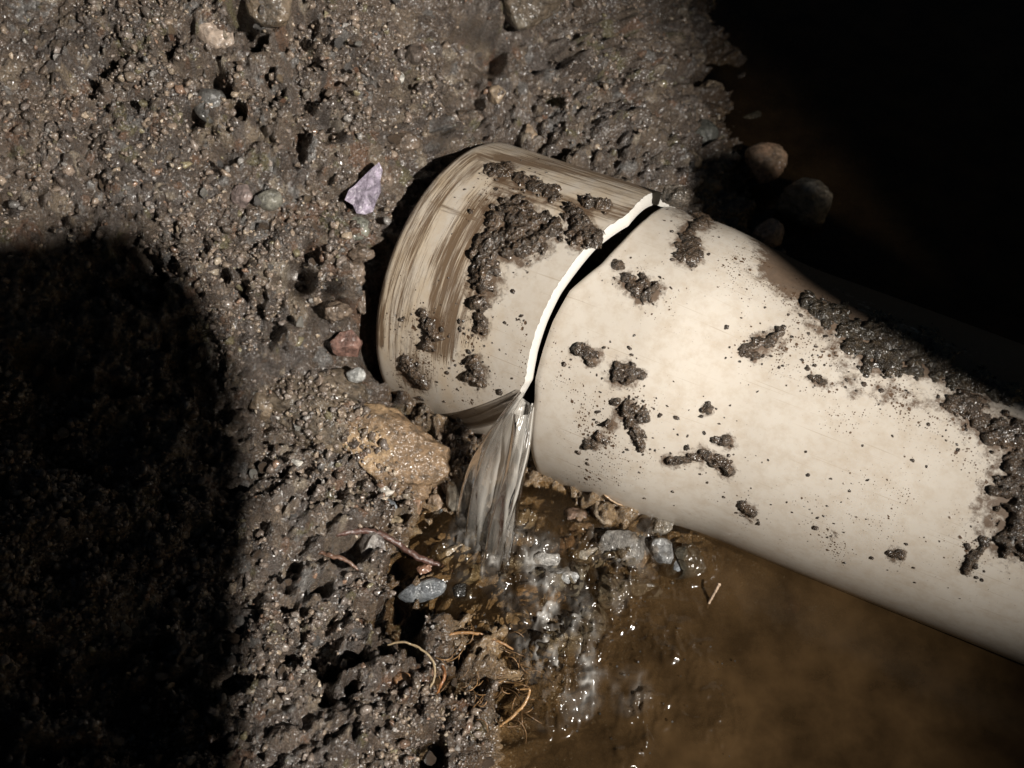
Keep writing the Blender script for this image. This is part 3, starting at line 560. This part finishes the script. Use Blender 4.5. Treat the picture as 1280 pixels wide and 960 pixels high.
stone((970, 124), 24, 21, (.32, .20, .07), 'ochre stone lying deepest in the dark pit water', 125, z=-.012, angular=.3)
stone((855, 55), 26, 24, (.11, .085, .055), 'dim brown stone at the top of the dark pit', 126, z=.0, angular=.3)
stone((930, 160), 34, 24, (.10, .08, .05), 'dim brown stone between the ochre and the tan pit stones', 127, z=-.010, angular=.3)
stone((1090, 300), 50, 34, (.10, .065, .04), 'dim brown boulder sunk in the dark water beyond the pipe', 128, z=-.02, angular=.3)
stone((202, 158), 14, 13, (.34, .36, .36), 'pale grey quartz pebble in the mud at upper left', 129, angular=.6, sink=-.05)
stone((265, 132), 20, 24, (.12, .115, .105), 'dull grey stone beside the long crack in the mud', 130, angular=.5, sink=0)
stone((305, 246), 15, 15, (.26, .20, .18), 'pinkish grey pebble left of the lilac flake', 131, angular=.5, sink=-.1)
stone((338, 250), 17, 15, (.22, .21, .17), 'rounded greenish grey pebble right of the pinkish one', 132, angular=.35, sink=-.1)
stone((205, 222), 16, 15, (.28, .16, .09), 'rusty brown stone near the top of the black shadow', 133, angular=.6)
stone((172, 100), 9, 9, (.36, .22, .16), 'small salmon pebble in the smeared mud', 134, angular=.5)
stone((330, 505), 17, 20, (.20, .15, .10), 'brown rounded stone at the edge of the black shadow', 135, angular=.3)
stone((505, 852), 19, 13, (.32, .17, .08), 'orange-brown stone inside the small root hollow', 136, z=.008, angular=.4)
stone((478, 855), 9, 21, (.36, .33, .28), 'pale upright flake of stone left of the root hollow', 137, angular=.8, rot=-.2)
stone((378, 842), 8, 8, (.56, .53, .46), 'tiny white stone in a dark hole in the lower bank', 138, angular=.7)
stone((466, 738), 17, 14, (.28, .17, .09), 'rust coloured pebble left of the flat blue-grey stone', 139, angular=.5)
stone((372, 578), 9, 5, (.55, .52, .46), 'white chip of stone on the mud-smeared rock', 140, z=.028, rot=.5, angular=.9)
stone((517, 70), 13, 16, (.13, .10, .08), 'brown crumbly stone high in the soil above the stub', 141, angular=.7, sink=-.15)
stone((500, 98), 6, 8, (.50, .48, .43), 'small white pebble in the dark gravel above the stub', 142, angular=.5)
stone((780, 120), 15, 14, (.10, .105, .06), 'olive green pebble near the pit edge', 143, angular=.3, sink=-.1)
# stones washed by the stream below the pipe
WET = [  # x, y, rx, ry, tint, height, label
    (722, 655, 22, 20, (.26, .17, .12), -.002, 'reddish brown stone in the stream just under the bell edge'), (755, 648, 15, 24, (.34, .26, .18), .002, 'upright tan stone under the bell edge, second from the reddish one'),
    (776, 684, 31, 27, (.20, .185, .165), .003, 'large grey stone with bright water breaking over it'), (826, 657, 22, 13, (.22, .19, .15), .003, 'brown stone tucked under the bell above two grey ones'),
    (826, 690, 19, 20, (.24, .24, .235), .003, 'light grey stone below the brown tucked one'), (858, 702, 29, 23, (.24, .26, .28), -.001, 'smooth blue-grey stone at the calm edge of the stream bed'),
    (740, 692, 26, 18, (.36, .31, .24), .001, 'flat cream stone left of the large grey one in the stream'), (700, 676, 18, 18, (.24, .14, .08), -.003, 'rust stone between the stream and the cream flat stone'),
    (712, 722, 28, 22, (.34, .34, .33), -.001, 'pale grey stone in the middle of the churned water'), (762, 737, 27, 20, (.33, .30, .26), -.002, 'beige stone below the large grey one'),
    (802, 735, 24, 17, (.30, .28, .25), -.002, 'taupe stone right of the beige one in the stream bed'), (682, 704, 22, 18, (.40, .38, .35), .000, 'whitish stone where the falling stream lands'),
    (655, 648, 20, 22, (.30, .24, .17), -.004, 'brown stone right behind the falling stream'), (602, 664, 28, 24, (.38, .34, .27), -.003, 'pale stone seen through the falling stream'),
    (566, 692, 25, 20, (.34, .26, .17), -.001, 'round sandy stone at the end of the thick root'), (545, 636, 12, 20, (.34, .24, .16), -.001, 'narrow tan pebble in the shallows below the orange boulder'),
    (519, 640, 11, 20, (.32, .20, .13), .001, 'narrow rusty pebble at the shore beside the tan stone'), (580, 612, 20, 34, (.46, .42, .35), .004, 'tall cream stone left of the falling stream'),
    (545, 668, 26, 14, (.30, .20, .11), -.003, 'flat ochre stone in the shallows above the thick root'), (585, 716, 20, 17, (.35, .29, .19), -.003, 'khaki stone below the sandy one near the black stone'),
    (640, 704, 26, 18, (.24, .22, .19), -.004, 'dull grey stone under the foot of the stream'), (672, 748, 36, 20, (.34, .20, .08), -.003, 'broad amber stone under the rippled water'),
    (742, 772, 20, 26, (.36, .34, .30), -.003, 'long pale stone lying down the stream bed'), (552, 648, 14, 14, (.03, .03, .028), -.002, 'black round pebble in the shallows left of the stream'),
    (532, 713, 14, 10, (.36, .19, .12), .001, 'small salmon stone in the crook of the thick root'), (700, 800, 30, 22, (.30, .25, .18), -.006, 'brown-grey stone under the brightest ripples'),
    (640, 780, 26, 18, (.32, .22, .12), -.006, 'ochre stone under the shallow ripples right of the root arch'), (800, 700, 12, 15, (.34, .25, .18), .001, 'thin tan stone wedged between the large grey and light grey ones'),
    (790, 640, 14, 11, (.16, .12, .09), .003, 'dark brown pebble in the shade right under the bell')]
for i, (x, y, rx, ry, c, z, lb) in enumerate(WET):
    stone((x, y), rx, ry, c, lb, 300 + i, z=z - .002, rot=rng.uniform(-.6, .6), angular=.7, n=4, sink=.15, lumps=.5, fine=.10, mottled=np.array(c) * .5 + np.array((.07, .045, .02)))
stone((1175, 855), 16, 20, (.42, .22, .12), 'orange stone blurred under the brown water at lower right', 150, z=-.006, angular=.4)
stone((988, 757), 14, 12, (.30, .15, .09), 'small reddish stone just under the brown water below the pipe', 151, z=-.004, angular=.4)

# crumbs of mud scattered over the plastic round the clumps: real specks, too small to count
V1_, F1_ = ICO[2]
for pipe, Rf, par, spots_, cnt in ((RIGHT, r_right, right, SPECK_R, 520), (LEFT, lambda u: np.full(np.shape(u), RSTUB), left, SPECK_L, 330)):
    Vc = []; Cc = []
    hal = HALO[id(pipe)]
    for i in range(cnt):
        if rng.random() < .55:
            h_ = hal[rng.integers(len(hal))]; p = np.array(h_[0][0]) + rng.normal(0, h_[1] * .9 + 5, 2)
        else:
            it = spots_[1 + rng.integers(len(spots_) - 1)] ; k = rng.integers(len(it[0])); p = np.array(it[0][k], float) + rng.normal(0, it[1] * .5, 2)
        if pipe is LEFT and (p[0] > 640 - (p[1] - 480) * .2 or p[1] > 505): continue
        if pipe is RIGHT and p[0] < 700: continue
        u = .05 if pipe is RIGHT else -.04
        for k in range(3): u, th = pipe.hit(p, float(Rf(np.array(u))))
        if not (-LSTUB + .001 < u < .3) or (pipe is RIGHT and u < .002): continue
        Xc = pipe.pt(u, th, Rf(np.array(u))); nrm = (Xc - pipe.P) - ((Xc - pipe.P) @ pipe.a) * pipe.a; nrm /= np.linalg.norm(nrm)
        r = PX_ * (.7 + min(rng.exponential(.8), 3.4)); Q = np.linalg.qr(rng.normal(size=(3, 3)))[0]
        W = ((V1_ * (1 + rng.uniform(-.3, .3, (len(V1_), 1)))) * np.array([1, rng.uniform(.5, 1), rng.uniform(.4, .8)])) @ Q * r
        W = W - np.outer(W @ nrm, nrm) * .45
        Vc.append(W + Xc + nrm * r * .25); Cc.append(np.tile(np.array((.085, .062, .046)) * rng.uniform(.5, 1.5), (len(V1_), 1)))
    Vc = np.array(Vc); o = mesh_obj('mud_crumbs', Vc.reshape(-1, 3) - np.array(par.location), (F1_[None] + (np.arange(len(Vc)) * len(V1_))[:, None, None]).reshape(-1, 3), M_MUD, par, col=np.concatenate(Cc)); tag(o, kind='stuff')

# ------------------------------------------------------------------ pebbles on the bank: the largest singly, the fine gravel as one mass
def on_bank(n, seed, drift=False):
    r = np.random.default_rng(seed); Q = []; G = []; got = 0
    while got < n:
        p = np.stack([r.uniform(-10, 900, 6000), r.uniform(-10, 970, 6000)], 1); g = ground_at(p); ok = g[:, 2] > -.001
        for pipe, lo_, hi_, rr_ in ((LEFT, -.092, .02, .07), (RIGHT, -.01, 9, .07)):
            dl = g - pipe.P; al = dl @ pipe.a; rd = np.linalg.norm(dl - al[:, None] * pipe.a, axis=1); ok &= ~((al > lo_) & (al < hi_) & (rd < rr_))
        if drift: ok &= r.random(len(p)) < smooth(.30, .62, fbm(g[:, 0] * 28, g[:, 1] * 28, 77, 3)) * (1 - .85 * smooth(.13, .20, -g[:, 0] + .25 * (g[:, 1] - .12))) + .06
        Q.append(p[ok]); G.append(g[ok]); got += ok.sum()
    return list(zip(np.concatenate(Q)[:n], np.concatenate(G)[:n]))
KINDS = [('grey', (.17, .16, .15), 'small grey pebble half sunk in the wet bank'), ('brown', (.14, .10, .07), 'small brown pebble half sunk in the wet bank'), ('tan', (.28, .21, .14), 'small tan pebble half sunk in the wet bank'), ('red', (.24, .13, .08), 'small rusty red pebble half sunk in the wet bank'), ('pale', (.38, .36, .32), 'small whitish pebble half sunk in the wet bank')]
shapes = {}
for ki, (kn, kc, lb) in enumerate(KINDS):
    for v in range(5):
        V, F = stone_shape(3, 700 + ki * 10 + v, (1, .8, .6), .6, .3, .07)
        col = np.array(kc) * (1 + .6 * n3(V, 2.5, v + 4))[:, None] * rng.uniform(.8, 1.15)
        o = mesh_obj('pebble', V, F, M_STONE, col=col); shapes[ki, v] = o
first = set()
for q, g in on_bank(210, 5):
    ki = rng.choice(5, p=[.3, .37, .17, .08, .08]); v = rng.integers(5); src = shapes[ki, v]
    o = src if (ki, v) not in first else src.copy()
    if (ki, v) in first: COL.objects.link(o)
    first.add((ki, v)); r = rng.uniform(4.2, 9.5) ** 1.0 * .00034
    o.location = g + np.array([0, 0, .0034]) ; o.scale = (r, r, r); o.rotation_euler = tuple(rng.uniform(-3, 3, 3)); tag(o, KINDS[ki][2], 'pebble', KINDS[ki][0] + ' pebbles in the bank')
for k, o in shapes.items():
    if k not in first: bpy.data.objects.remove(o)
for o_, x_hi, n_g in ((bpy.data.objects['stone'], 480, 260), (bpy.data.objects['stone.001'], 470, 420)):
    W = np.array([v.co[:] for v in o_.data.vertices]) + np.array(o_.location); Nn = np.array([v.normal[:] for v in o_.data.vertices]); q = project(W)
    ok = np.where((Nn @ -DV > .35) & (q[:, 0] + (q[:, 1] - 550) * -.6 < x_hi))[0]
    EXTRA = (EXTRA if 'EXTRA' in globals() else []) + [W[i] for i in rng.choice(ok, n_g)]
gr = on_bank(11300, 9, True); V1, F1 = ICO[2]; nV = len(V1); GV = np.zeros((len(gr), nV, 3)); GC = np.zeros((len(gr), nV, 3))
gp = np.array([g for _, g in gr]); gd_ = ground_detail(gp[:, 0], gp[:, 1], 0)[0]; e_ = .0008
sx_ = (base_height(gp[:, 0] + e_, gp[:, 1]) - base_height(gp[:, 0] - e_, gp[:, 1])) / (2 * e_); sy_ = (base_height(gp[:, 0], gp[:, 1] + e_) - base_height(gp[:, 0], gp[:, 1] - e_)) / (2 * e_); sl_ = np.hypot(sx_, sy_); k_ = np.minimum(1, 1.3 / np.maximum(sl_, 1e-6)); sx_ *= k_; sy_ *= k_
gd_ = gd_ / (1 + np.maximum(0, sl_ - .9) ** 2); nz_ = 1 / np.sqrt(1 + sx_ ** 2 + sy_ ** 2); gh = gp[:, 2] + nz_ * gd_; gp = gp - np.stack([sx_ * nz_ * gd_, sy_ * nz_ * gd_, 0 * gd_], 1)
gp = np.concatenate([gp, EXTRA]); gh = np.concatenate([gh, np.array(EXTRA)[:, 2]]); gr = gr + [None] * len(EXTRA); GV = np.zeros((len(gr), nV, 3)); GC = np.zeros((len(gr), nV, 3))
for i in range(len(gr)):
    r = .00034 * min(7.5, 1.6 + rng.exponential(1.5)); Vv = V1 * (1 + rng.uniform(-.3, .26, (nV, 1)))
    Q = np.linalg.qr(rng.normal(size=(3, 3)))[0]; Vv = (Vv * np.array([1, rng.uniform(.6, 1), rng.uniform(.45, .8)])) @ Q
    for q_ in range(3):
        d_ = rng.normal(size=3); d_ /= np.linalg.norm(d_); s_c = Vv @ d_; Vv = Vv - np.clip(s_c - .42, 0, None)[:, None] * d_
    GV[i] = Vv * r + np.array([gp[i, 0], gp[i, 1], gh[i] + r * rng.uniform(-.1, .5)]); GC[i] = palette(np.array([rng.random()]))[0] * rng.uniform(.7, 2.0)
GF = (F1[None] + (np.arange(len(gr)) * nV)[:, None, None]).reshape(-1, 3)
g = mesh_obj('gravel', GV.reshape(-1, 3), GF, M_GRAIN, col=GC.reshape(-1, 3)); tag(g, 'fine wet grit and gravel scattered over the dark bank', 'gravel', kind='stuff')

# ------------------------------------------------------------------ lilac flake, roots, twig
def tube(name, pts, radii, mat, tint, label, cat, group=None, seg_=9, sub=7):
    pts = np.array(pts, float); n = len(pts); t = np.linspace(0, n - 1, (n - 1) * sub + 1); P = np.zeros((len(t), 3))
    for k, tt in enumerate(t):
        i = min(int(tt), n - 2); f = tt - i; p0, p1, p2, p3 = pts[max(i - 1, 0)], pts[i], pts[i + 1], pts[min(i + 2, n - 1)]
        P[k] = .5 * (2 * p1 + (p2 - p0) * f + (2 * p0 - 5 * p1 + 4 * p2 - p3) * f * f + (3 * p1 - p0 - 3 * p2 + p3) * f ** 3)
    rr = np.interp(t, np.arange(n), radii); V = []; P[1:-1] += rng.normal(0, 1, (len(P) - 2, 3)) * (rr[1:-1] * .12)[:, None]
    for k in range(len(P)):
        d = P[min(k + 1, len(P) - 1)] - P[max(k - 1, 0)]; d /= np.linalg.norm(d) + 1e-12
        s = np.cross(d, -DV); s /= np.linalg.norm(s) + 1e-12; w = np.cross(s, d); an = np.linspace(0, 2 * math.pi, seg_, endpoint=False)
        rad = rr[k] * .72 * (1 + .12 * math.sin(k * 1.9 + len(pts)) * math.sin(k * .7)) * (1 + .3 * (rng.random(seg_) - .5)); V.append(P[k] + (np.cos(an) * rad)[:, None] * s + (np.sin(an) * rad)[:, None] * w)
    V.append(P[:1]); V.append(P[-1:]); V = np.concatenate(V); F = []; m = len(P)
    for k in range(m - 1):
        for j in range(seg_): F.append((k * seg_ + j, k * seg_ + (j + 1) % seg_, (k + 1) * seg_ + (j + 1) % seg_, (k + 1) * seg_ + j))
    for j in range(seg_): F.append((m * seg_, (j + 1) % seg_, j)); F.append((m * seg_ + 1, (m - 1) * seg_ + j, (m - 1) * seg_ + (j + 1) % seg_))
    org = P.mean(0); o = mesh_obj(name, V - org, F, mat, col=np.tile(np.array(tint), (len(V), 1)) * rng.uniform(.8, 1.2, (len(V), 1))); o.location = org
    return tag(o, label, cat, group)
def lift(path, z):
    zz = z if hasattr(z, '__len__') else [z] * len(path); return [at_z(np.array(p, float), q) for p, q in zip(path, zz)]
PXM = .000325
tube('root', lift([(420, 668), (450, 664), (478, 668), (500, 682), (525, 697), (548, 706), (570, 714)], [.013, .012, .010, .007, .004, .001, -.004]), np.array([4, 5, 5.5, 5, 5.5, 4, 2.5]) * PXM, M_ROOT, (.10, .05, .038), 'thick reddish root running from the bank into the water', 'root')
tube('root', lift([(398, 690), (412, 694), (432, 700), (448, 712)], [.014, .014, .013, .010]), np.array([3, 4, 3.5, 2]) * PXM, M_ROOT, (.16, .09, .06), 'short pinkish root stub left of the thick root', 'root')
tube('root', lift([(484, 806), (505, 803), (530, 814), (543, 832), (540, 855), (525, 872)], [.010, .012, .012, .011, .010, .006]), np.array([1.4, 1.8, 1.8, 1.8, 1.8, 1]) * PXM, M_ROOT, (.40, .30, .18), 'thin pale root curving round the small hollow', 'root')
tube('root', lift([(553, 832), (556, 845), (550, 858), (545, 870)], [.008, .010, .009, .006]), np.array([2.4, 3, 2.4, 1.4]) * PXM, M_ROOT, (.30, .13, .05), 'short orange root at the right rim of the small hollow', 'root')
tube('root', lift([(624, 908), (640, 896), (655, 880), (662, 862), (650, 862)], [.004, .006, .008, .009, .008]), np.array([2, 2.6, 2.6, 2, 1.2]) * PXM, M_ROOT, (.42, .24, .10), 'forked orange root poking from the water edge at the bottom', 'root')
tube('root', lift([(540, 797), (565, 792), (590, 791), (612, 797), (632, 806), (650, 818)], [.006, .007, .007, .006, .005, .000]), np.array([1.6, 2.4, 2.6, 2.4, 2, 1]) * PXM, M_ROOT, (.34, .18, .07), 'orange root arching over the shallow water', 'root')
for i in range(64):
    x = rng.uniform(535, 655); y = rng.uniform(792, 900); an = rng.uniform(-1.2, 2.2); l = rng.uniform(14, 44); c = rng.uniform(-1.9, 1.9)
    p = [(x + l * t * math.cos(an + c * t), y + l * t * math.sin(an + c * t)) for t in (0, .35, .7, 1)]
    tube('rootlet', lift(p, [rng.uniform(.001, .005), rng.uniform(.004, .008), rng.uniform(.003, .007), .001]), np.array([.6, .9, .8, .4]) * PXM * rng.uniform(.5, 1.25), M_ROOT, tuple(np.array((.30, .17, .075)) * rng.uniform(.45, 1.15)), 'fine orange rootlet in the wet tangle at the water edge', 'root', 'fine rootlets at the water edge', 5, 4)
tube('twig', lift([(884, 760), (889, 748), (896, 736), (899, 729)], [-.002, .002, .007, .009]), np.array([2.2, 2.4, 2.4, 3]) * PXM, M_ROOT, (.62, .46, .33), 'pale hooked twig sticking out of the brown water', 'twig')
tube('root', lift([(735, 604), (748, 612), (765, 626), (778, 632)], [.014, .012, .010, .008]), np.array([1.2, 1.5, 1.6, 1]) * PXM, M_ROOT, (.40, .27, .16), 'fine root stuck to the wet lower edge of the bell', 'root')
# lilac flake: a torn piece with its own thickness
out = np.array([(431, 250), (436, 238), (444, 231), (452, 222), (462, 213), (474, 203), (478, 212), (475, 226), (476, 240), (470, 252), (466, 264), (456, 268), (446, 267), (441, 256)], float)
cen = ground_at(out.mean(0))[0] + np.array([0, -.005, .0095])
w = ray(out); tt = ((cen - CAM) @ DV) / (w @ DV); Pf = CAM + w * tt[:, None]; Pf = Pf - DV * (.0007 * np.sin(np.arange(len(out)) * 1.7))[:, None]; cf = Pf.mean(0)
Pb = Pf + DV * .0012; V = np.concatenate([Pf, Pb, [cf - DV * .0004], [cf + DV * .001]]); n0 = len(out); F = []
for i in range(n0):
    j = (i + 1) % n0; F += [(i, i + n0, j + n0, j), (2 * n0, i, j), (2 * n0 + 1, j + n0, i + n0)]
fl = mesh_obj('plastic_flake', V - cf, F, M_STONE, col=np.array((.47, .40, .50)) * rng.uniform(.55, 1.1, (len(V), 1)), smoothed=False); fl.location = cf
tag(fl, 'torn lilac flake pressed into the soil left of the stub', 'flake')

# ------------------------------------------------------------------ water: pool, falling stream, splash drops
wx = axis_coords(-.06, .16, .00065, -.5, .8, 1.25); wy = axis_coords(-.19, .02, .0008, -.6, .9, 1.2)
WX, WY = np.meshgrid(wx, wy, indexing='ij')
px = project(np.stack([WX, WY, np.zeros_like(WX)], -1))
turb = np.zeros_like(WX)
for (x, y, r, s) in [(600, 700, 70, .8), (640, 740, 60, .8), (690, 800, 75, 1.), (710, 850, 55, 1.), (740, 690, 60, .6), (780, 690, 45, .9), (690, 880, 40, .9), (800, 650, 50, .8), (770, 700, 60, 1.), (850, 690, 45, .8), (660, 760, 70, 1.), (720, 740, 60, 1.), (600, 790, 50, .6), (560, 740, 50, .4), (870, 690, 30, .5), (780, 870, 60, .4), (740, 740, 70, .6), (820, 760, 60, .25), (890, 900, 45, .32), (780, 930, 45, .35), (640, 690, 70, .8), (820, 830, 70, .25)]:
    turb = np.maximum(turb, s * np.clip(1.2 - np.hypot(px[..., 0] - x, px[..., 1] - y) / r, 0, 1))
def ridged(x, y, k): return 1 - 2 * np.abs(vnoise(x, y, k) - .5)
qx = WX + .004 * (fbm(WX * 120, WY * 120, 3, 2) - .5); qy = WY + .004 * (fbm(WX * 120, WY * 120, 8, 2) - .5)
rip = .0010 * ridged(qx * 130, qy * 110, 201) + .0011 * ridged(qx * 290, qy * 240, 211) ** 2 + .0007 * ridged(qx * 600, qy * 500, 221) ** 2
rc = at_z(np.array([655., 740.]), 0); rr_ = np.hypot(WX - rc[0], WY - rc[1])
patch = smooth(.40, .62, fbm(WX * 70, WY * 70, 231, 3))
turb = np.clip(turb * 1.25, 0, 1); WZ = turb * (rip * 3.6 * (.4 + 1.0 * patch) + .0012) + .00025 * (fbm(WX * 60, WY * 60, 241, 3) - .5) + .00045 * np.exp(-rr_ / .05) * np.sin(rr_ * 620 + 3 * fbm(WX * 40, WY * 40, 245, 2)) + .0004 * turb
dep = np.maximum(0, WZ - base_height(WX, WY)); murk = 1 - np.exp(-dep / .024); froth = np.zeros_like(WX)
for (x, y, r, s_) in [(612, 690, 66, 1.), (590, 670, 40, .8), (660, 725, 66, .9), (700, 800, 70, 1.), (715, 850, 55, .9), (770, 690, 60, .7), (790, 690, 30, .9), (740, 740, 50, .5), (690, 880, 40, .5), (785, 865, 36, .28), (580, 720, 36, .5)]:
    froth = np.maximum(froth, s_ * np.clip(1 - np.hypot(px[..., 0] - x, px[..., 1] - y) / r, 0, 1))
froth = np.clip(froth * 2.2, 0, 1) * smooth(.26, .66, fbm(qx * 150, qy * 100, 251, 3)) * (.15 + .95 * ridged(qx * 300, qy * 230, 261) ** 1.5) * (.5 + .6 * ridged(qx * 800, qy * 600, 271))
murk = np.clip(np.maximum(murk * (1 - .45 * turb), froth * .88), 0, .93)
pool = mesh_obj('water', np.stack([WX, WY, WZ], -1).reshape(-1, 3), grid_faces(len(wx), len(wy)), M_POOL, attrs={'murk': murk.ravel(), 'froth': froth.ravel()}); tag(pool, kind='structure')

stream = empty('water_stream', at_z(np.array([600., 690.]), 0)); tag(stream, 'clear stream of water pouring from the gap between the two pipe pieces', 'water')
def strand(Ltop, Ltraj, Rtraj, z0, name, murk, th=.0016, ridges=9, seed=1, n=70, m=64):
    """a falling sheet with thickness and lengthwise ridges, between two trajectories given in the picture and falling to the pool"""
    zs = z0 * (1 - np.linspace(0, 1, len(Ltraj)) ** 1.35) - .001
    def curve(tr):
        tr = np.array(tr, float); pts = np.array([at_z(p, q) for p, q in zip(tr, zs)]); t = np.linspace(0, len(tr) - 1, n); out_ = np.zeros((n, 3))
        for k, q in enumerate(t):
            i = min(int(q), len(tr) - 2); f = q - i; p0, p1, p2, p3 = pts[max(i - 1, 0)], pts[i], pts[i + 1], pts[min(i + 2, len(tr) - 1)]
            out_[k] = .5 * (2 * p1 + (p2 - p0) * f + (2 * p0 - 5 * p1 + 4 * p2 - p3) * f * f + (3 * p1 - p0 - 3 * p2 + p3) * f ** 3)
        return out_
    A = curve(Ltraj); B = curve(Rtraj); nrm = np.array([.1, -.8, .45]); nrm /= np.linalg.norm(nrm); V = []; UVs = []; tl = np.linspace(0, 1, n)
    ph = np.linspace(0, 2 * math.pi, m, endpoint=False); s = .5 - .5 * np.cos(ph); side = np.sin(ph)
    for k in range(n):
        ww = .5 + .35 * fbm(s * ridges + seed, s * 0 + tl[k] * 2.2, seed, 3) + .9 * ridged(s * ridges + seed + .5 * math.sin(tl[k] * 5), s * 0 + tl[k] * 1.3, seed + 9) ** 2
        t_ = th * np.where(side > 0, 1, .6) * side * ww * (1 + .25 * (fbm(s * ridges * 2, s * 0 + tl[k] * 16, seed + 30, 2) - .5))
        V.append(A[k] + (B[k] - A[k]) * s[:, None] + nrm * t_[:, None]); UVs.append(np.stack([s, np.full(m, tl[k])], 1))
    V = np.concatenate(V); UVs = np.concatenate(UVs)
    a = (np.arange(n - 1)[:, None] * m + np.arange(m)[None, :]); b = (np.arange(n - 1)[:, None] * m + (np.arange(m)[None, :] + 1) % m)
    F = np.stack([a.ravel(), b.ravel(), (b + m).ravel(), (a + m).ravel()], 1)
    mk = np.full(len(V), murk) * (1 - smooth(.62, 1., UVs[:, 1])) * np.sqrt(np.clip(np.sin(math.pi * np.clip(UVs[:, 0], 0, 1)), 0, 1)) * 1.15 * (.6 + .6 * fbm(UVs[:, 0] * 6 + seed, UVs[:, 1] * 2, seed + 60, 3))
    return mesh_obj(name, V - np.array(stream.location), F, M_FALL, stream, attrs={'murk': mk}, uv=UVs)
strand(None, [(646, 494), (618, 538), (598, 585), (586, 635), (580, 685)], [(664, 506), (652, 552), (641, 600), (633, 650), (628, 695)], .047, 'sheet', .55, .0018, 3, 3)
strand(None, [(642, 516), (636, 560), (626, 605), (612, 655), (602, 712)], [(667, 508), (662, 552), (655, 600), (645, 655), (636, 712)], .049, 'strand', .5, .0036, 2, 11)
strand(None, [(650, 488), (625, 520), (602, 552), (582, 592), (568, 650)], [(656, 492), (638, 522), (618, 560), (602, 604), (592, 660)], .050, 'strand', .5, .0022, 1.4, 17)
strand(None, [(664, 506), (655, 560), (640, 610), (622, 660), (612, 700)], [(668, 506), (663, 556), (652, 606), (636, 656), (628, 700)], .050, 'strand', .75, .0030, 1.4, 23)
# splash drops
Vd, Fd = ICO[2]; dv = []; 
for i in range(170):
    if i < 110: x, y = rng.normal((690, 790), (70, 75))
    elif i < 145: x, y = rng.normal((790, 680), (45, 30))
    else: x, y = rng.uniform(720, 920), rng.uniform(780, 950)
    r = PXM * (.6 + min(rng.exponential(.45), 1.6)); h = abs(rng.normal(0, .002)) + .0014
    dv.append(Vd * r * np.array([1, 1, rng.uniform(.6, 1.5)]) + at_z(np.array([x, y]), h))
dv = np.array(dv); d = mesh_obj('splash_drops', dv.reshape(-1, 3), (Fd[None] + (np.arange(len(dv)) * len(Vd))[:, None, None]).reshape(-1, 3), M_DROP, attrs={'murk': np.full(dv.shape[0] * dv.shape[1], .12)})
tag(d, 'tiny splash drops over the churned water', 'water drops', kind='stuff')

# ------------------------------------------------------------------ unseen slab added between torch and bank, outlined to throw the lower-left shadow
SH = [(-60, 302), (30, 299), (72, 294), (98, 282), (140, 282), (180, 296), (210, 318), (240, 360), (270, 402), (292, 450), (303, 510), (308, 600), (312, 720), (312, 860), (310, 1000)]
g = ground_at(np.array(SH, float)); fr = .66; pl = g + (TORCH - g) * fr
c0 = pl.mean(0); nn = TORCH - g.mean(0); nn /= np.linalg.norm(nn); pl = pl - ((pl - c0) @ nn)[:, None] * nn   # into one plane facing the torch
e1 = (pl[0] - pl[4]); e1 /= np.linalg.norm(e1); e2 = pl[-1] - pl[9]; e2 /= np.linalg.norm(e2)
poly = list(pl) + [pl[-1] + e2 * .05, pl[-1] + e2 * .06 + e1 * .012, pl[0] + e1 * .05 + e2 * .13, pl[0] + e1 * .06 + e2 * .12, pl[0] + e1 * .06 + e2 * .01, pl[0] + e1 * .05]
poly = np.array(poly); V = np.concatenate([poly, poly + nn * .009]) ; n0 = len(poly); F = [tuple(range(n0)), tuple(range(2 * n0 - 1, n0 - 1, -1))] + [(i, i + n0, (i + 1) % n0 + n0, (i + 1) % n0) for i in range(n0)]
ph = mesh_obj('smartphone', V - c0, F, M_PLASTIC, smoothed=False); ph.location = c0
tag(ph, 'black slab added out of view in front of the torch to cast the lower-left shadow', 'phone')

# ------------------------------------------------------------------ unseen rod added out of view, placed to shade the narrow pipe's top
def on_pipe(p):
    u = .1
    for k in range(4): u, th = RIGHT.hit(np.array(p, float), float(r_right(u)))
    return RIGHT.pt(u, th, r_right(u))
q0, q1 = on_pipe((990, 356)), on_pipe((1250, 512)); fr = .62; h0 = q0 + (TORCH - q0) * fr; h1 = q1 + (TORCH - q1) * fr
ax = (h1 - h0) / np.linalg.norm(h1 - h0); ln = TORCH - h0; ln /= np.linalg.norm(ln); up_ = np.cross(ln, ax); up_ *= np.sign(up_ @ UV); rad = .024
c_ = h0 + up_ * rad; s1 = np.cross(ax, up_); V = []; prof = [(-.006, .3), (-.0045, .62), (-.002, .86), (.002, 1.), (.02, 1.02), (.06, .93), (.2, .93), (.7, .95)]
an = np.linspace(0, 2 * math.pi, 32, endpoint=False)
for d_, r_ in prof: V.append(c_ + ax * (d_ + .006) + rad * r_ * (np.cos(an)[:, None] * up_ + np.sin(an)[:, None] * s1))
V = np.concatenate(V); F = [(i * 32 + j, i * 32 + (j + 1) % 32, (i + 1) * 32 + (j + 1) % 32, (i + 1) * 32 + j) for i in range(len(prof) - 1) for j in range(32)] + [tuple(range(31, -1, -1)), tuple((len(prof) - 1) * 32 + j for j in range(32))]
hd = mesh_obj('spade_handle', V - c_, F, plain('worn_wood', (.34, .22, .12), .6, .4, 300)); hd.location = c_
tag(hd, 'brown rod added out of view to shade the top of the narrow pipe', 'shadow blocker')
